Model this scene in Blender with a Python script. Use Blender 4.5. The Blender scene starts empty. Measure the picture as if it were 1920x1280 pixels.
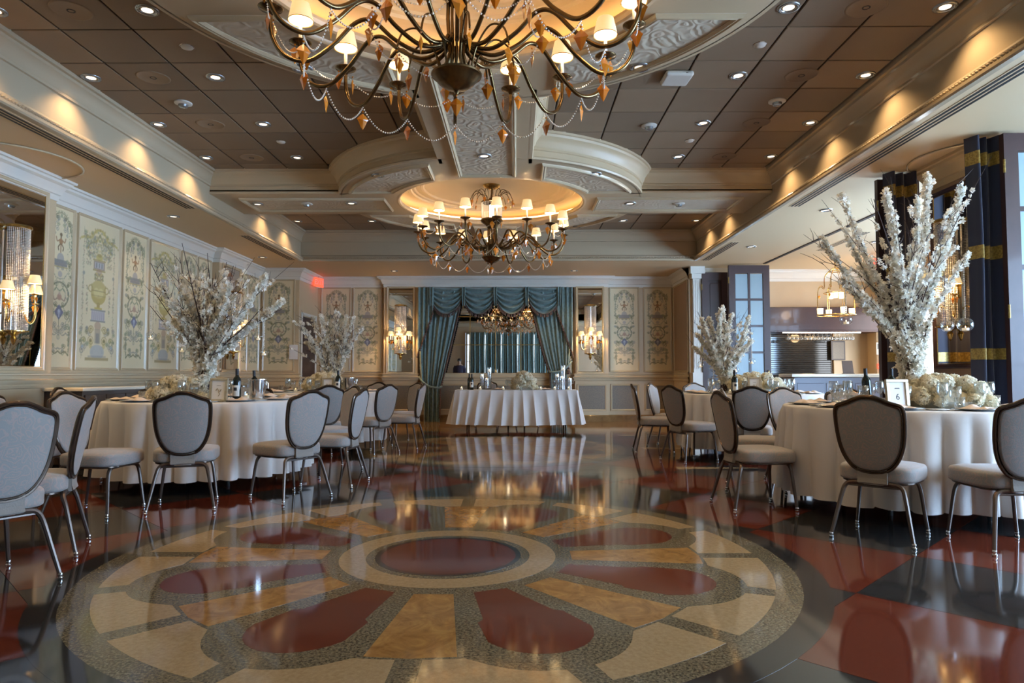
import bpy, math, random
import numpy as np
from mathutils import Vector, Matrix
PI = math.pi
C = bpy.context.scene.collection
S = bpy.context.scene
# ------------------------------------------------------------------ camera
cam_d = bpy.data.cameras.new('camera'); cam = bpy.data.objects.new('camera', cam_d); C.objects.link(cam)
cam_d.sensor_width = 36; cam_d.lens = 24; cam_d.clip_start = 0.05; cam_d.clip_end = 100
cam.location = (0, 0, 1.05)
cam.rotation_euler = (PI/2 + math.atan(61/1280), 0, math.atan(10/1280))
S.camera = cam
# ------------------------------------------------------------------ world, view
S.view_settings.view_transform = 'Standard'; S.view_settings.look = 'None'
S.view_settings.gamma = 1.0; S.view_settings.exposure = 0.22; S.view_settings.use_curve_mapping = False
w = bpy.data.worlds.new('World'); S.world = w; w.use_nodes = True
w.node_tree.nodes['Background'].inputs[0].default_value = (0.55, 0.72, 1.0, 1); w.node_tree.nodes['Background'].inputs[1].default_value = 1.0
S.cycles.max_bounces = 7; S.cycles.diffuse_bounces = 3; S.cycles.glossy_bounces = 4
S.cycles.transmission_bounces = 4; S.cycles.transparent_max_bounces = 16
S.cycles.caustics_reflective = False; S.cycles.caustics_refractive = False
S.cycles.sample_clamp_indirect = 4.0
# light levels, all in one place
L_WINDOW = 29.0        # daylight through the right hand windows (emission of the sky behind the panes)
L_BACKWIN = 2.6       # window behind the camera
L_BARWIN = 9.0
L_SHADE = 1.1         # lamp shades
L_CHAND = 125.0        # watts, bulbs of one chandelier, together
L_COVE = 6.5          # cove light of the domes
L_SPOT = 34.0         # recessed downlights beside the beams
L_DOWN = 22.0         # the other downlights
L_SCONCE = 20.0
L_BAR = 45.0
WARM = (1.0, 0.62, 0.29); COOL = (0.43, 0.67, 1.0)

# ------------------------------------------------------------------ materials
def _mat(name):
    m = bpy.data.materials.new(name); m.use_nodes = True
    return m, m.node_tree, m.node_tree.nodes['Principled BSDF']
def rgb(c): return (c[0], c[1], c[2], 1.0)
def mat(name, col, rough=0.5, metal=0.0, spec=0.5, noise=None, bump=None, coat=0.0, sheen=0.0, rnd=0.0, trans=0.0, sss=0.0):
    """noise=(scale, other colour, contrast), bump=(scale, strength), rnd = value spread from object to object"""
    m, nt, b = _mat(name)
    b.inputs['Base Color'].default_value = rgb(col); b.inputs['Roughness'].default_value = rough
    b.inputs['Metallic'].default_value = metal; b.inputs['Specular IOR Level'].default_value = spec
    b.inputs['Coat Weight'].default_value = coat; b.inputs['Coat Roughness'].default_value = 0.05
    b.inputs['Sheen Weight'].default_value = sheen
    b.inputs['Transmission Weight'].default_value = trans
    N, L = nt.nodes, nt.links
    src = None
    tc = N.new('ShaderNodeTexCoord')
    if noise:
        t = N.new('ShaderNodeTexNoise'); t.inputs['Scale'].default_value = noise[0]; t.inputs['Detail'].default_value = 5
        L.new(tc.outputs['Object'], t.inputs['Vector'])
        r = N.new('ShaderNodeValToRGB'); k = noise[2] if len(noise) > 2 else 0.15
        r.color_ramp.elements[0].position = 0.5-k; r.color_ramp.elements[1].position = 0.5+k
        r.color_ramp.elements[0].color = rgb(col); r.color_ramp.elements[1].color = rgb(noise[1])
        L.new(t.outputs['Fac'], r.inputs['Fac']); src = r.outputs['Color']
    if rnd:
        oi = N.new('ShaderNodeObjectInfo'); mr = N.new('ShaderNodeMapRange')
        mr.inputs['To Min'].default_value = 1-rnd; mr.inputs['To Max'].default_value = 1+rnd
        L.new(oi.outputs['Random'], mr.inputs['Value'])
        mx = N.new('ShaderNodeMix'); mx.data_type = 'RGBA'; mx.blend_type = 'MULTIPLY'; mx.inputs['Factor'].default_value = 1
        if src: L.new(src, mx.inputs['A'])
        else: mx.inputs['A'].default_value = rgb(col)
        L.new(mr.outputs['Result'], mx.inputs['B']); src = mx.outputs['Result']
    if src: L.new(src, b.inputs['Base Color'])
    if bump:
        t = N.new('ShaderNodeTexNoise'); t.inputs['Scale'].default_value = bump[0]; t.inputs['Detail'].default_value = 3
        L.new(tc.outputs['Object'], t.inputs['Vector'])
        bp = N.new('ShaderNodeBump'); bp.inputs['Strength'].default_value = bump[1]; bp.inputs['Distance'].default_value = 0.01
        L.new(t.outputs['Fac'], bp.inputs['Height']); L.new(bp.outputs['Normal'], b.inputs['Normal'])
    return m
def emis(name, col, strength, base=(0.8, 0.8, 0.8)):
    m, nt, b = _mat(name)
    b.inputs['Base Color'].default_value = rgb(base); b.inputs['Roughness'].default_value = 0.6
    b.inputs['Emission Color'].default_value = rgb(col); b.inputs['Emission Strength'].default_value = strength
    return m
def thin_glass(name, tint=(1, 1, 1), rough=0.02, base=0.06, ior=1.5):
    m = bpy.data.materials.new(name); m.use_nodes = True; nt = m.node_tree; N, L = nt.nodes, nt.links
    for n in list(N): N.remove(n)
    o = N.new('ShaderNodeOutputMaterial'); mx = N.new('ShaderNodeMixShader')
    tr = N.new('ShaderNodeBsdfTransparent'); tr.inputs[0].default_value = rgb(tint)
    gl = N.new('ShaderNodeBsdfGlossy'); gl.inputs['Roughness'].default_value = rough
    fr = N.new('ShaderNodeLayerWeight'); fr.inputs['Blend'].default_value = 0.5
    pw = N.new('ShaderNodeMath'); pw.operation = 'POWER'; pw.inputs[1].default_value = 2.6; L.new(fr.outputs['Facing'], pw.inputs[0])
    ad = N.new('ShaderNodeMath'); ad.operation = 'MULTIPLY_ADD'; ad.use_clamp = True; ad.inputs[1].default_value = 0.75; ad.inputs[2].default_value = base
    L.new(pw.outputs[0], ad.inputs[0]); L.new(ad.outputs[0], mx.inputs[0])
    L.new(tr.outputs[0], mx.inputs[1]); L.new(gl.outputs[0], mx.inputs[2]); L.new(mx.outputs[0], o.inputs[0])
    return m
M = {}
M['cream'] = mat('cream_paint', (0.61, 0.455, 0.28), 0.42, noise=(3, (0.56, 0.425, 0.26), 0.3))
M['cream_gloss'] = mat('cream_gloss_paint', (0.58, 0.46, 0.30), 0.24, bump=(14, 0.05))
M['bulkhead'] = mat('bulkhead_paint', (0.48, 0.375, 0.25), 0.20, bump=(5, 0.03))
M['soffit'] = mat('soffit_paint', (0.61, 0.45, 0.265), 0.6, bump=(60, 0.03))
M['white'] = mat('white_paint', (0.72, 0.68, 0.60), 0.35)
M['dado'] = mat('dado_silk', (0.25, 0.20, 0.14), 0.45, noise=(40, (0.18, 0.15, 0.12), 0.2))
M['sidewall'] = mat('amber_wallcover', (0.42, 0.27, 0.16), 0.55, noise=(60, (0.38, 0.24, 0.14), 0.2))
M['tile'] = mat('ceiling_tile', (0.245, 0.168, 0.100), 0.62, rnd=0.2, bump=(150, 0.15), noise=(2.0, (0.27, 0.19, 0.122), 0.3))
M['grid'] = mat('ceiling_grid', (0.035, 0.026, 0.02), 0.6)
M['dark'] = mat('dark_void', (0.012, 0.011, 0.010), 0.7)
M['bronze'] = mat('chair_bronze', (0.085, 0.060, 0.045), 0.22, 0.75, bump=(30, 0.03))
M['leg'] = mat('pewter_leg', (0.12, 0.092, 0.078), 0.34, 0.7)
M['rubber'] = mat('rubber', (0.02, 0.02, 0.02), 0.6)
M['silver'] = mat('silver', (0.75, 0.75, 0.76), 0.18, 1.0)
M['brass'] = mat('antique_brass', (0.20, 0.135, 0.060), 0.26, 0.95, noise=(14, (0.13, 0.085, 0.04), 0.2))
M['gold'] = mat('gold_brass', (0.60, 0.40, 0.13), 0.25, 0.95)
M['wood_dark'] = mat('dark_mahogany', (0.045, 0.022, 0.020), 0.38, spec=0.3, noise=(7, (0.060, 0.028, 0.024), 0.25), coat=0.1)
M['cabinet'] = mat('brown_cabinet', (0.075, 0.052, 0.042), 0.4)
M['navy'] = mat('navy_velvet', (0.012, 0.015, 0.04), 0.75, sheen=0.4)
M['bandgold'] = mat('gold_band', (0.42, 0.28, 0.07), 0.4, 0.4, noise=(60, (0.25, 0.16, 0.04), 0.1))
M['cloth'] = mat('white_linen', (0.66, 0.62, 0.59), 0.7, bump=(9, 0.12), sheen=0.2)
M['napkin'] = mat('peach_napkin', (0.74, 0.60, 0.50), 0.8)
M['china'] = mat('white_china', (0.78, 0.77, 0.74), 0.12)
M['charger'] = mat('pewter_charger', (0.40, 0.42, 0.43), 0.25, 0.7)
M['glass'] = thin_glass('clear_glass', (0.93, 0.95, 0.96), 0.04, 0.17)
M['crystal'] = mat('crystal_bead', (0.78, 0.70, 0.60), 0.12, spec=0.9)
M['amber'] = thin_glass('amber_crystal', (0.80, 0.36, 0.07), 0.08, 0.10)
def _amber():
    m, nt, b = _mat('amber_glass')
    b.inputs['Base Color'].default_value = (0.72, 0.22, 0.012, 1); b.inputs['Roughness'].default_value = 0.12
    b.inputs['Transmission Weight'].default_value = 0.25; b.inputs['IOR'].default_value = 1.5
    return m
M['amber'] = _amber()
M['pane'] = mat('frosted_pane_reflection', (0.30, 0.40, 0.45), 0.30, noise=(1.2, (0.24, 0.35, 0.40), 0.3))  # pale blue of reflected window light is painted into the glass colour
M['mirror'] = mat('mirror_glass', (0.80, 0.78, 0.74), 0.012, 1.0)
M['bottle'] = mat('bottle_glass', (0.008, 0.012, 0.010), 0.08)
M['bottlelabel'] = mat('paper_label', (0.75, 0.72, 0.66), 0.6)
M['ink'] = mat('ink', (0.02, 0.02, 0.025), 0.6)
M['paper'] = mat('paper', (0.80, 0.78, 0.76), 0.7)
M['frame_gilt'] = mat('champagne_frame', (0.55, 0.46, 0.33), 0.3, 0.5, noise=(30, (0.42, 0.34, 0.22), 0.2))
M['branch'] = mat('branch_bark', (0.065, 0.035, 0.028), 0.7, noise=(25, (0.035, 0.02, 0.018), 0.2), bump=(50, 0.3))
M['moss'] = mat('moss', (0.10, 0.11, 0.03), 0.9, noise=(30, (0.05, 0.055, 0.02), 0.2))
def petals(name, c1, c2, sc):
    m = mat(name, c1, 0.6, noise=(sc, c2, 0.2)); nt = m.node_tree; b = nt.nodes['Principled BSDF']; o = [n for n in nt.nodes if n.type == 'OUTPUT_MATERIAL'][0]
    tl = nt.nodes.new('ShaderNodeBsdfTranslucent'); mx = nt.nodes.new('ShaderNodeMixShader'); mx.inputs[0].default_value = 0.35
    src = b.inputs['Base Color'].links[0].from_socket; nt.links.new(src, tl.inputs[0])
    nt.links.new(b.outputs[0], mx.inputs[1]); nt.links.new(tl.outputs[0], mx.inputs[2]); nt.links.new(mx.outputs[0], o.inputs[0]); return m
M['blossom'] = petals('white_blossom', (0.93, 0.90, 0.84), (0.92, 0.87, 0.74), 12)
M['hydrangea'] = petals('cream_hydrangea', (0.93, 0.89, 0.78), (0.90, 0.82, 0.60), 7)
M['stem'] = mat('green_stem', (0.20, 0.22, 0.06), 0.7)
M['wax'] = emis('candle_wax', (1.0, 0.75, 0.45), 0.35, (0.8, 0.74, 0.62))
M['flame'] = emis('flame', (1.0, 0.55, 0.18), 14)
M['shade'] = emis('lamp_shade_fabric', (1.0, 0.68, 0.30), L_SHADE*0.62, (0.8, 0.66, 0.42))
M['shade_in'] = emis('lamp_shade_lining', (1.0, 0.76, 0.38), L_SHADE*1.6, (0.9, 0.8, 0.6))
M['bulb'] = emis('bulb', (1.0, 0.80, 0.50), 22)
M['lens'] = emis('downlight_lens', (1.0, 0.84, 0.62), 1.7)
M['cove'] = emis('cove_lamp', (1.0, 0.62, 0.25), L_COVE)
M['exit'] = emis('exit_red', (1.0, 0.09, 0.04), 1.6, (0.6, 0.05, 0.03))
M['exitdim'] = mat('exit_box', (0.7, 0.66, 0.6), 0.4)
M['sky'] = emis('daylit_pane', COOL, L_WINDOW, (0.6, 0.7, 0.8))
M['skyback'] = emis('daylit_sheer', (0.72, 0.84, 1.0), L_BACKWIN, (0.7, 0.7, 0.7))
M['skybar'] = emis('daylit_bar_window', (0.85, 0.92, 1.0), L_BARWIN, (0.7, 0.7, 0.7))
M['ledstrip'] = emis('under_shelf_strip', (1.0, 0.92, 0.75), 2.5)
M['skin'] = mat('skin', (0.50, 0.30, 0.21), 0.5)
M['shirt'] = mat('dark_purple_shirt', (0.035, 0.022, 0.045), 0.8)
M['trouser'] = mat('black_trousers', (0.012, 0.012, 0.014), 0.8)
M['hair'] = mat('black_hair', (0.015, 0.012, 0.010), 0.6)
M['navymat'] = mat('bar_front', (0.16, 0.16, 0.20), 0.4)
M['marble'] = mat('cream_marble', (0.72, 0.67, 0.56), 0.15)
M['tassel'] = mat('braid_tassel', (0.020, 0.022, 0.035), 0.8, noise=(60, (0.22, 0.12, 0.07), 0.08))

def fabric_chair():
    m, nt, b = _mat('damask_fabric'); N, L = nt.nodes, nt.links
    tc = N.new('ShaderNodeTexCoord'); nz = N.new('ShaderNodeTexNoise'); nz.inputs['Scale'].default_value = 9
    L.new(tc.outputs['Object'], nz.inputs['Vector'])
    mx = N.new('ShaderNodeMix'); mx.data_type = 'RGBA'; mx.blend_type = 'LINEAR_LIGHT'; mx.inputs['Factor'].default_value = 0.10
    L.new(tc.outputs['Object'], mx.inputs['A']); L.new(nz.outputs['Color'], mx.inputs['B'])
    v = N.new('ShaderNodeTexVoronoi'); v.feature = 'F1'; v.inputs['Scale'].default_value = 13
    L.new(mx.outputs['Result'], v.inputs['Vector'])
    s = N.new('ShaderNodeMath'); s.operation = 'MULTIPLY'; s.inputs[1].default_value = 26; L.new(v.outputs['Distance'], s.inputs[0])
    s2 = N.new('ShaderNodeMath'); s2.operation = 'SINE'; L.new(s.outputs[0], s2.inputs[0])
    r = N.new('ShaderNodeValToRGB'); r.color_ramp.elements[0].position = 0.35; r.color_ramp.elements[1].position = 0.75
    r.color_ramp.elements[0].color = (0.265, 0.255, 0.245, 1); r.color_ramp.elements[1].color = (0.345, 0.268, 0.245, 1)
    L.new(s2.outputs[0], r.inputs['Fac']); L.new(r.outputs['Color'], b.inputs['Base Color'])
    b.inputs['Roughness'].default_value = 0.75; b.inputs['Sheen Weight'].default_value = 0.25
    w_ = N.new('ShaderNodeTexNoise'); w_.inputs['Scale'].default_value = 220; L.new(tc.outputs['Object'], w_.inputs['Vector'])
    bp = N.new('ShaderNodeBump'); bp.inputs['Strength'].default_value = 0.25; bp.inputs['Distance'].default_value = 0.003
    L.new(w_.outputs['Fac'], bp.inputs['Height']); L.new(bp.outputs['Normal'], b.inputs['Normal'])
    return m
M['fabric'] = fabric_chair()
M['fabric_back'] = mat('plain_back_fabric', (0.25, 0.225, 0.20), 0.7, bump=(120, 0.2), sheen=0.2, noise=(6, (0.22, 0.20, 0.18), 0.25))

def plaster():
    m, nt, b = _mat('relief_plaster'); N, L = nt.nodes, nt.links
    b.inputs['Base Color'].default_value = (0.64, 0.54, 0.40, 1); b.inputs['Roughness'].default_value = 0.45
    tc = N.new('ShaderNodeTexCoord'); nz = N.new('ShaderNodeTexNoise'); nz.inputs['Scale'].default_value = 3.5
    L.new(tc.outputs['Object'], nz.inputs['Vector'])
    mx = N.new('ShaderNodeMix'); mx.data_type = 'RGBA'; mx.blend_type = 'LINEAR_LIGHT'; mx.inputs['Factor'].default_value = 0.16
    L.new(tc.outputs['Object'], mx.inputs['A']); L.new(nz.outputs['Color'], mx.inputs['B'])
    v = N.new('ShaderNodeTexVoronoi'); v.feature = 'F1'; v.inputs['Scale'].default_value = 5.0; v.voronoi_dimensions = '2D'
    L.new(mx.outputs['Result'], v.inputs['Vector'])
    s = N.new('ShaderNodeMath'); s.operation = 'MULTIPLY'; s.inputs[1].default_value = 19; L.new(v.outputs['Distance'], s.inputs[0])
    s2 = N.new('ShaderNodeMath'); s2.operation = 'SINE'; L.new(s.outputs[0], s2.inputs[0])
    bp = N.new('ShaderNodeBump'); bp.inputs['Strength'].default_value = 0.2; bp.inputs['Distance'].default_value = 0.012
    L.new(s2.outputs[0], bp.inputs['Height']); L.new(bp.outputs['Normal'], b.inputs['Normal'])
    return m
M['plaster'] = plaster()

def stone(name, c1, c2, scale, k=0.12, rough=0.07, vein=None, rnd=0.0):
    m, nt, b = _mat(name); N, L = nt.nodes, nt.links
    tc = N.new('ShaderNodeTexCoord')
    t = N.new('ShaderNodeTexNoise'); t.inputs['Scale'].default_value = scale; t.inputs['Detail'].default_value = 4; t.inputs['Roughness'].default_value = 0.7
    L.new(tc.outputs['Object'], t.inputs['Vector'])
    if vein: t.inputs['Distortion'].default_value = vein
    r = N.new('ShaderNodeValToRGB'); r.color_ramp.elements[0].position = 0.5-k; r.color_ramp.elements[1].position = 0.5+k
    r.color_ramp.elements[0].color = rgb(c1); r.color_ramp.elements[1].color = rgb(c2)
    L.new(t.outputs['Fac'], r.inputs['Fac'])
    out = r.outputs['Color']
    if rnd:
        oi = N.new('ShaderNodeObjectInfo'); mr = N.new('ShaderNodeMapRange'); mr.inputs['To Min'].default_value = 1-rnd; mr.inputs['To Max'].default_value = 1+rnd
        L.new(oi.outputs['Random'], mr.inputs['Value'])
        mx = N.new('ShaderNodeMix'); mx.data_type = 'RGBA'; mx.blend_type = 'MULTIPLY'; mx.inputs['Factor'].default_value = 1
        L.new(out, mx.inputs['A']); L.new(mr.outputs['Result'], mx.inputs['B']); out = mx.outputs['Result']
    L.new(out, b.inputs['Base Color']); b.inputs['Roughness'].default_value = rough; b.inputs['Specular IOR Level'].default_value = 0.6
    n2 = N.new('ShaderNodeTexNoise'); n2.inputs['Scale'].default_value = 1.6; L.new(tc.outputs['Object'], n2.inputs['Vector'])
    bp = N.new('ShaderNodeBump'); bp.inputs['Strength'].default_value = 0.05; bp.inputs['Distance'].default_value = 0.02
    L.new(n2.outputs['Fac'], bp.inputs['Height']); L.new(bp.outputs['Normal'], b.inputs['Normal'])
    return m
M['st_red'] = stone('red_granite', (0.095, 0.020, 0.011), (0.135, 0.030, 0.016), 60, rnd=0.12)
M['st_black'] = stone('black_granite', (0.018, 0.018, 0.018), (0.034, 0.034, 0.033), 90, rnd=0.15)
M['st_grey'] = stone('speckled_granite', (0.050, 0.041, 0.026), (0.215, 0.182, 0.112), 85, 0.11)
M['st_cream'] = stone('cream_granite', (0.31, 0.215, 0.11), (0.39, 0.285, 0.155), 45, 0.15)
M['st_gold'] = stone('golden_marble', (0.20, 0.09, 0.025), (0.43, 0.24, 0.075), 7, 0.22, vein=1.5)
M['st_tan'] = stone('tan_marble', (0.20, 0.11, 0.045), (0.30, 0.175, 0.075), 5, 0.2, vein=1.0)
M['st_joint'] = mat('stone_joint', (0.02, 0.017, 0.013), 0.35)

def teal():
    m, nt, b = _mat('teal_brocade'); N, L = nt.nodes, nt.links
    tc = N.new('ShaderNodeTexCoord'); v = N.new('ShaderNodeTexVoronoi'); v.inputs['Scale'].default_value = 14
    L.new(tc.outputs['Object'], v.inputs['Vector'])
    r = N.new('ShaderNodeValToRGB'); r.color_ramp.elements[0].position = 0.25; r.color_ramp.elements[1].position = 0.45
    r.color_ramp.elements[0].color = (0.12, 0.172, 0.163, 1); r.color_ramp.elements[1].color = (0.16, 0.238, 0.225, 1)
    L.new(v.outputs['Distance'], r.inputs['Fac']); L.new(r.outputs['Color'], b.inputs['Base Color'])
    b.inputs['Roughness'].default_value = 0.5; b.inputs['Sheen Weight'].default_value = 0.4
    return m
M['teal'] = teal()
def painted():
    m, nt, b = _mat('mural_paint'); a = nt.nodes.new('ShaderNodeAttribute'); a.attribute_name = 'paint'
    nt.links.new(a.outputs['Color'], b.inputs['Base Color']); b.inputs['Roughness'].default_value = 0.55
    return m
M['mural'] = painted()

# ------------------------------------------------------------------ mesh building
class MB:
    def __init__(s): s.v = []; s.f = []
    def add(s, vs, fs, mtx=None):
        n = len(s.v)
        if mtx is not None: vs = [tuple(mtx @ Vector(p)) for p in vs]
        s.v += [tuple(p) for p in vs]; s.f += [tuple(i+n for i in f) for f in fs]; return s
    def box(s, x0, x1, y0, y1, z0, z1, mtx=None):
        return s.add([(x0,y0,z0),(x1,y0,z0),(x1,y1,z0),(x0,y1,z0),(x0,y0,z1),(x1,y0,z1),(x1,y1,z1),(x0,y1,z1)],
              [(3,2,1,0),(4,5,6,7),(0,1,5,4),(1,2,6,5),(2,3,7,6),(3,0,4,7)], mtx)
    def cbox(s, x0, x1, y0, y1, z0, z1, c, mtx=None):
        """box with its top and bottom edges chamfered by c"""
        v = []; zs = [(z0, c), (z0+c, 0), (z1-c, 0), (z1, c)]
        for z, k in zs: v += [(x0+k,y0+k,z),(x1-k,y0+k,z),(x1-k,y1-k,z),(x0+k,y1-k,z)]
        f = [(3,2,1,0), (12,13,14,15)]
        for a in range(3):
            for i in range(4): j = (i+1) % 4; f.append((a*4+i, a*4+j, a*4+4+j, a*4+4+i))
        return s.add(v, f, mtx)
    def poly(s, pts, z0, z1, mtx=None):
        """vertical prism over a 2D polygon (counter-clockwise)"""
        n = len(pts)
        v = [(p[0], p[1], z0) for p in pts] + [(p[0], p[1], z1) for p in pts]
        f = [tuple(range(n-1, -1, -1)), tuple(range(n, 2*n))] + [(i, (i+1) % n, n+(i+1) % n, n+i) for i in range(n)]
        return s.add(v, f, mtx)
    def tube(s, pts, r, n=8, cap=True, mtx=None, closed=False):
        P = [Vector(p) for p in pts]; m = len(P); R = r if isinstance(r, (list, tuple)) else [r]*m
        v = []; up = None
        for i in range(m):
            if closed: t = P[(i+1) % m] - P[i-1]
            else: t = P[min(i+1, m-1)] - P[max(i-1, 0)]
            if t.length < 1e-9: t = Vector((0, 0, 1))
            t.normalize()
            if up is None:
                up = Vector((0, 0, 1)) if abs(t.z) < 0.9 else Vector((1, 0, 0))
            a = up - t*up.dot(t)
            if a.length < 1e-6: a = Vector((1, 0.3, 0)) - t*t.x
            a.normalize(); b = t.cross(a); up = a
            for k in range(n):
                q = 2*PI*k/n; v.append(tuple(P[i] + (a*math.cos(q) + b*math.sin(q))*R[i]))
        f = []
        for i in range(m if closed else m-1):
            j = (i+1) % m
            for k in range(n):
                l = (k+1) % n; f.append((i*n+k, i*n+l, j*n+l, j*n+k))
        if cap and not closed: f += [tuple(range(n-1, -1, -1)), tuple((m-1)*n+k for k in range(n))]
        return s.add(v, f, mtx)
    def lathe(s, prof, n=24, c=(0, 0, 0), mtx=None, closed=False):
        v = []; f = []; idx = []
        for r, z in prof:
            if r < 1e-6: idx.append([len(v)]*n); v.append((c[0], c[1], c[2]+z))
            else:
                idx.append(list(range(len(v), len(v)+n)))
                v += [(c[0]+r*math.cos(2*PI*k/n), c[1]+r*math.sin(2*PI*k/n), c[2]+z) for k in range(n)]
        pr = list(range(len(prof)-1))
        pairs = [(i, i+1) for i in pr] + ([(len(prof)-1, 0)] if closed else [])
        for i, j in pairs:
            for k in range(n):
                l = (k+1) % n; q = [idx[i][k], idx[i][l], idx[j][l], idx[j][k]]
                u = []
                for t in q:
                    if t not in u: u.append(t)
                if len(u) > 2: f.append(tuple(u))
        return s.add(v, f, mtx)
    def sweep(s, prof, path, closed=False, mtx=None, plane_z=0.0):
        """prof = [(offset to the left of travel, z)], path = [(x, y)]; mitred"""
        n = len(path); v = []; m = len(prof)
        for i in range(n):
            p = Vector(path[i])
            if closed or 0 < i < n-1:
                a = (Vector(path[i]) - Vector(path[i-1])).normalized(); b = (Vector(path[(i+1) % n]) - Vector(path[i])).normalized()
            elif i == 0: a = b = (Vector(path[1]) - Vector(path[0])).normalized()
            else: a = b = (Vector(path[-1]) - Vector(path[-2])).normalized()
            na = Vector((-a.y, a.x)); nb = Vector((-b.y, b.x)); d = (na+nb); d = d / max(0.2, 1+na.dot(nb))
            for o, z in prof: v.append((p.x + d.x*o, p.y + d.y*o, z + plane_z))
        f = []
        for i in range(n if closed else n-1):
            j = (i+1) % n
            for k in range(m-1): f.append((i*m+k, j*m+k, j*m+k+1, i*m+k+1))
        return s.add(v, f, mtx)
    def grid(s, fn, nu, nv, mtx=None, wrap=False):
        v = [fn(i/nu, j/nv) for j in range(nv+1) for i in range(nu if wrap else nu+1)]
        w_ = nu if wrap else nu+1; f = []
        for j in range(nv):
            for i in range(nu):
                k = (i+1) % w_ if wrap else i+1
                f.append((j*w_+i, j*w_+k, (j+1)*w_+k, (j+1)*w_+i))
        return s.add(v, f, mtx)
    def ball(s, c, r, n=8, m=5):
        prof = [(max(0, r*math.sin(PI*i/m)) if 0 < i < m else 0, -r*math.cos(PI*i/m)) for i in range(m+1)]
        return s.lathe(prof, n, c)
    def octa(s, c, r):
        x, y, z = c
        return s.add([(x+r,y,z),(x,y+r,z),(x-r,y,z),(x,y-r,z),(x,y,z+r),(x,y,z-r)], [(0,1,4),(1,2,4),(2,3,4),(3,0,4),(1,0,5),(2,1,5),(3,2,5),(0,3,5)])
    def mesh(s, name, material, smooth=False, angle=None):
        me = bpy.data.meshes.new(name); me.from_pydata(s.v, [], s.f)
        if material: me.materials.append(M[material] if isinstance(material, str) else material)
        if smooth:
            me.polygons.foreach_set('use_smooth', [True]*len(me.polygons))
            if angle: 
                try: me.set_sharp_from_angle(angle=angle)
                except Exception: pass
        me.update(); return me
    def build(s, name, material, parent=None, smooth=False, angle=0.7, mtx=None, kind=None):
        return inst(name, s.mesh(name, material, smooth, angle if smooth else None), parent, mtx, kind)
def inst(name, me, parent=None, mtx=None, kind=None):
    o = bpy.data.objects.new(name, me); C.objects.link(o)
    if parent is not None: o.parent = parent
    if mtx is not None: o.matrix_local = mtx
    if kind: o['kind'] = kind
    return o
def bevel(o, w_=0.006, seg=2):
    b = o.modifiers.new('bevel', 'BEVEL'); b.width = w_; b.segments = seg; b.limit_method = 'ANGLE'; return o
def thing(name, label, cat, loc=(0, 0, 0), rz=0, group=None):
    o = bpy.data.objects.new(name, None); C.objects.link(o); o.empty_display_size = 0.1
    o.location = loc; o.rotation_euler = (0, 0, rz); o['label'] = label; o['category'] = cat
    if group: o['group'] = group
    return o
def tag(o, label, cat, group=None, kind=None):
    o['label'] = label; o['category'] = cat
    if group: o['group'] = group
    if kind: o['kind'] = kind
    return o
def dup(root, loc, rz, label, group=None, scale=None):
    def cp(o, par):
        c = o.copy(); C.objects.link(c)
        if par is not None: c.parent = par
        for ch in o.children: cp(ch, c)
        return c
    r = cp(root, None); r.location = loc; r.rotation_euler = (0, 0, rz); r['label'] = label
    if group: r['group'] = group
    if scale: r.scale = scale
    return r
def T(x=0, y=0, z=0, rz=0, rx=0, ry=0, s=1):
    return Matrix.Translation((x, y, z)) @ Matrix.Rotation(rz, 4, 'Z') @ Matrix.Rotation(ry, 4, 'Y') @ Matrix.Rotation(rx, 4, 'X') @ Matrix.Scale(s, 4)
def lamp(name, kind, energy, col, loc, parent=None, radius=0.05, rot=None, **kw):
    d = bpy.data.lights.new(name, kind); d.energy = energy; d.color = col
    if kind != 'AREA': d.shadow_soft_size = radius
    for k, v in kw.items(): setattr(d, k, v)
    o = bpy.data.objects.new(name, d); C.objects.link(o); o.location = loc
    if rot: o.rotation_euler = rot
    if parent is not None: o.parent = parent
    return o
def spline(pts, n):
    """Catmull-Rom through pts, n samples per span"""
    P = [Vector(p) for p in pts]; out = []
    for i in range(len(P)-1):
        a, b, c, d = P[max(i-1, 0)], P[i], P[i+1], P[min(i+2, len(P)-1)]
        for k in range(n):
            t = k/n
            out.append(0.5*((2*b) + (c-a)*t + (2*a-5*b+4*c-d)*t*t + (3*b-a-3*c+d)*t*t*t))
    out.append(P[-1]); return out

ORD = ['first', 'second', 'third', 'fourth', 'fifth', 'sixth', 'seventh', 'eighth', 'ninth', 'tenth', 'eleventh', 'twelfth', 'thirteenth', 'fourteenth', 'fifteenth', 'sixteenth', 'seventeenth', 'eighteenth']
def text_mesh(body, size, extrude, material, parent, mtx):
    cu = bpy.data.curves.new('lettering', 'FONT'); cu.body = body; cu.size = size; cu.align_x = 'CENTER'; cu.align_y = 'CENTER'; cu.extrude = extrude
    tmp = bpy.data.objects.new('tmp', cu); C.objects.link(tmp)
    me = bpy.data.meshes.new_from_object(tmp.evaluated_get(bpy.context.evaluated_depsgraph_get())); bpy.data.objects.remove(tmp)
    me.name = 'lettering'; me.materials.clear(); me.materials.append(M[material])
    return inst('lettering', me, parent, mtx)
# ================================================================== SETTING
XL, XR, Y0, YB = -5.3, 7.6, -0.85, 15.3
ZS, ZT, ZB = 3.225, 3.80, 3.50       # side soffit, tile plane, underside of the domes' beams
AX = -0.37                            # axis of the hall
TX0, TX1, TY0, TY1 = -4.19, 3.45, 1.2, 13.08
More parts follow.
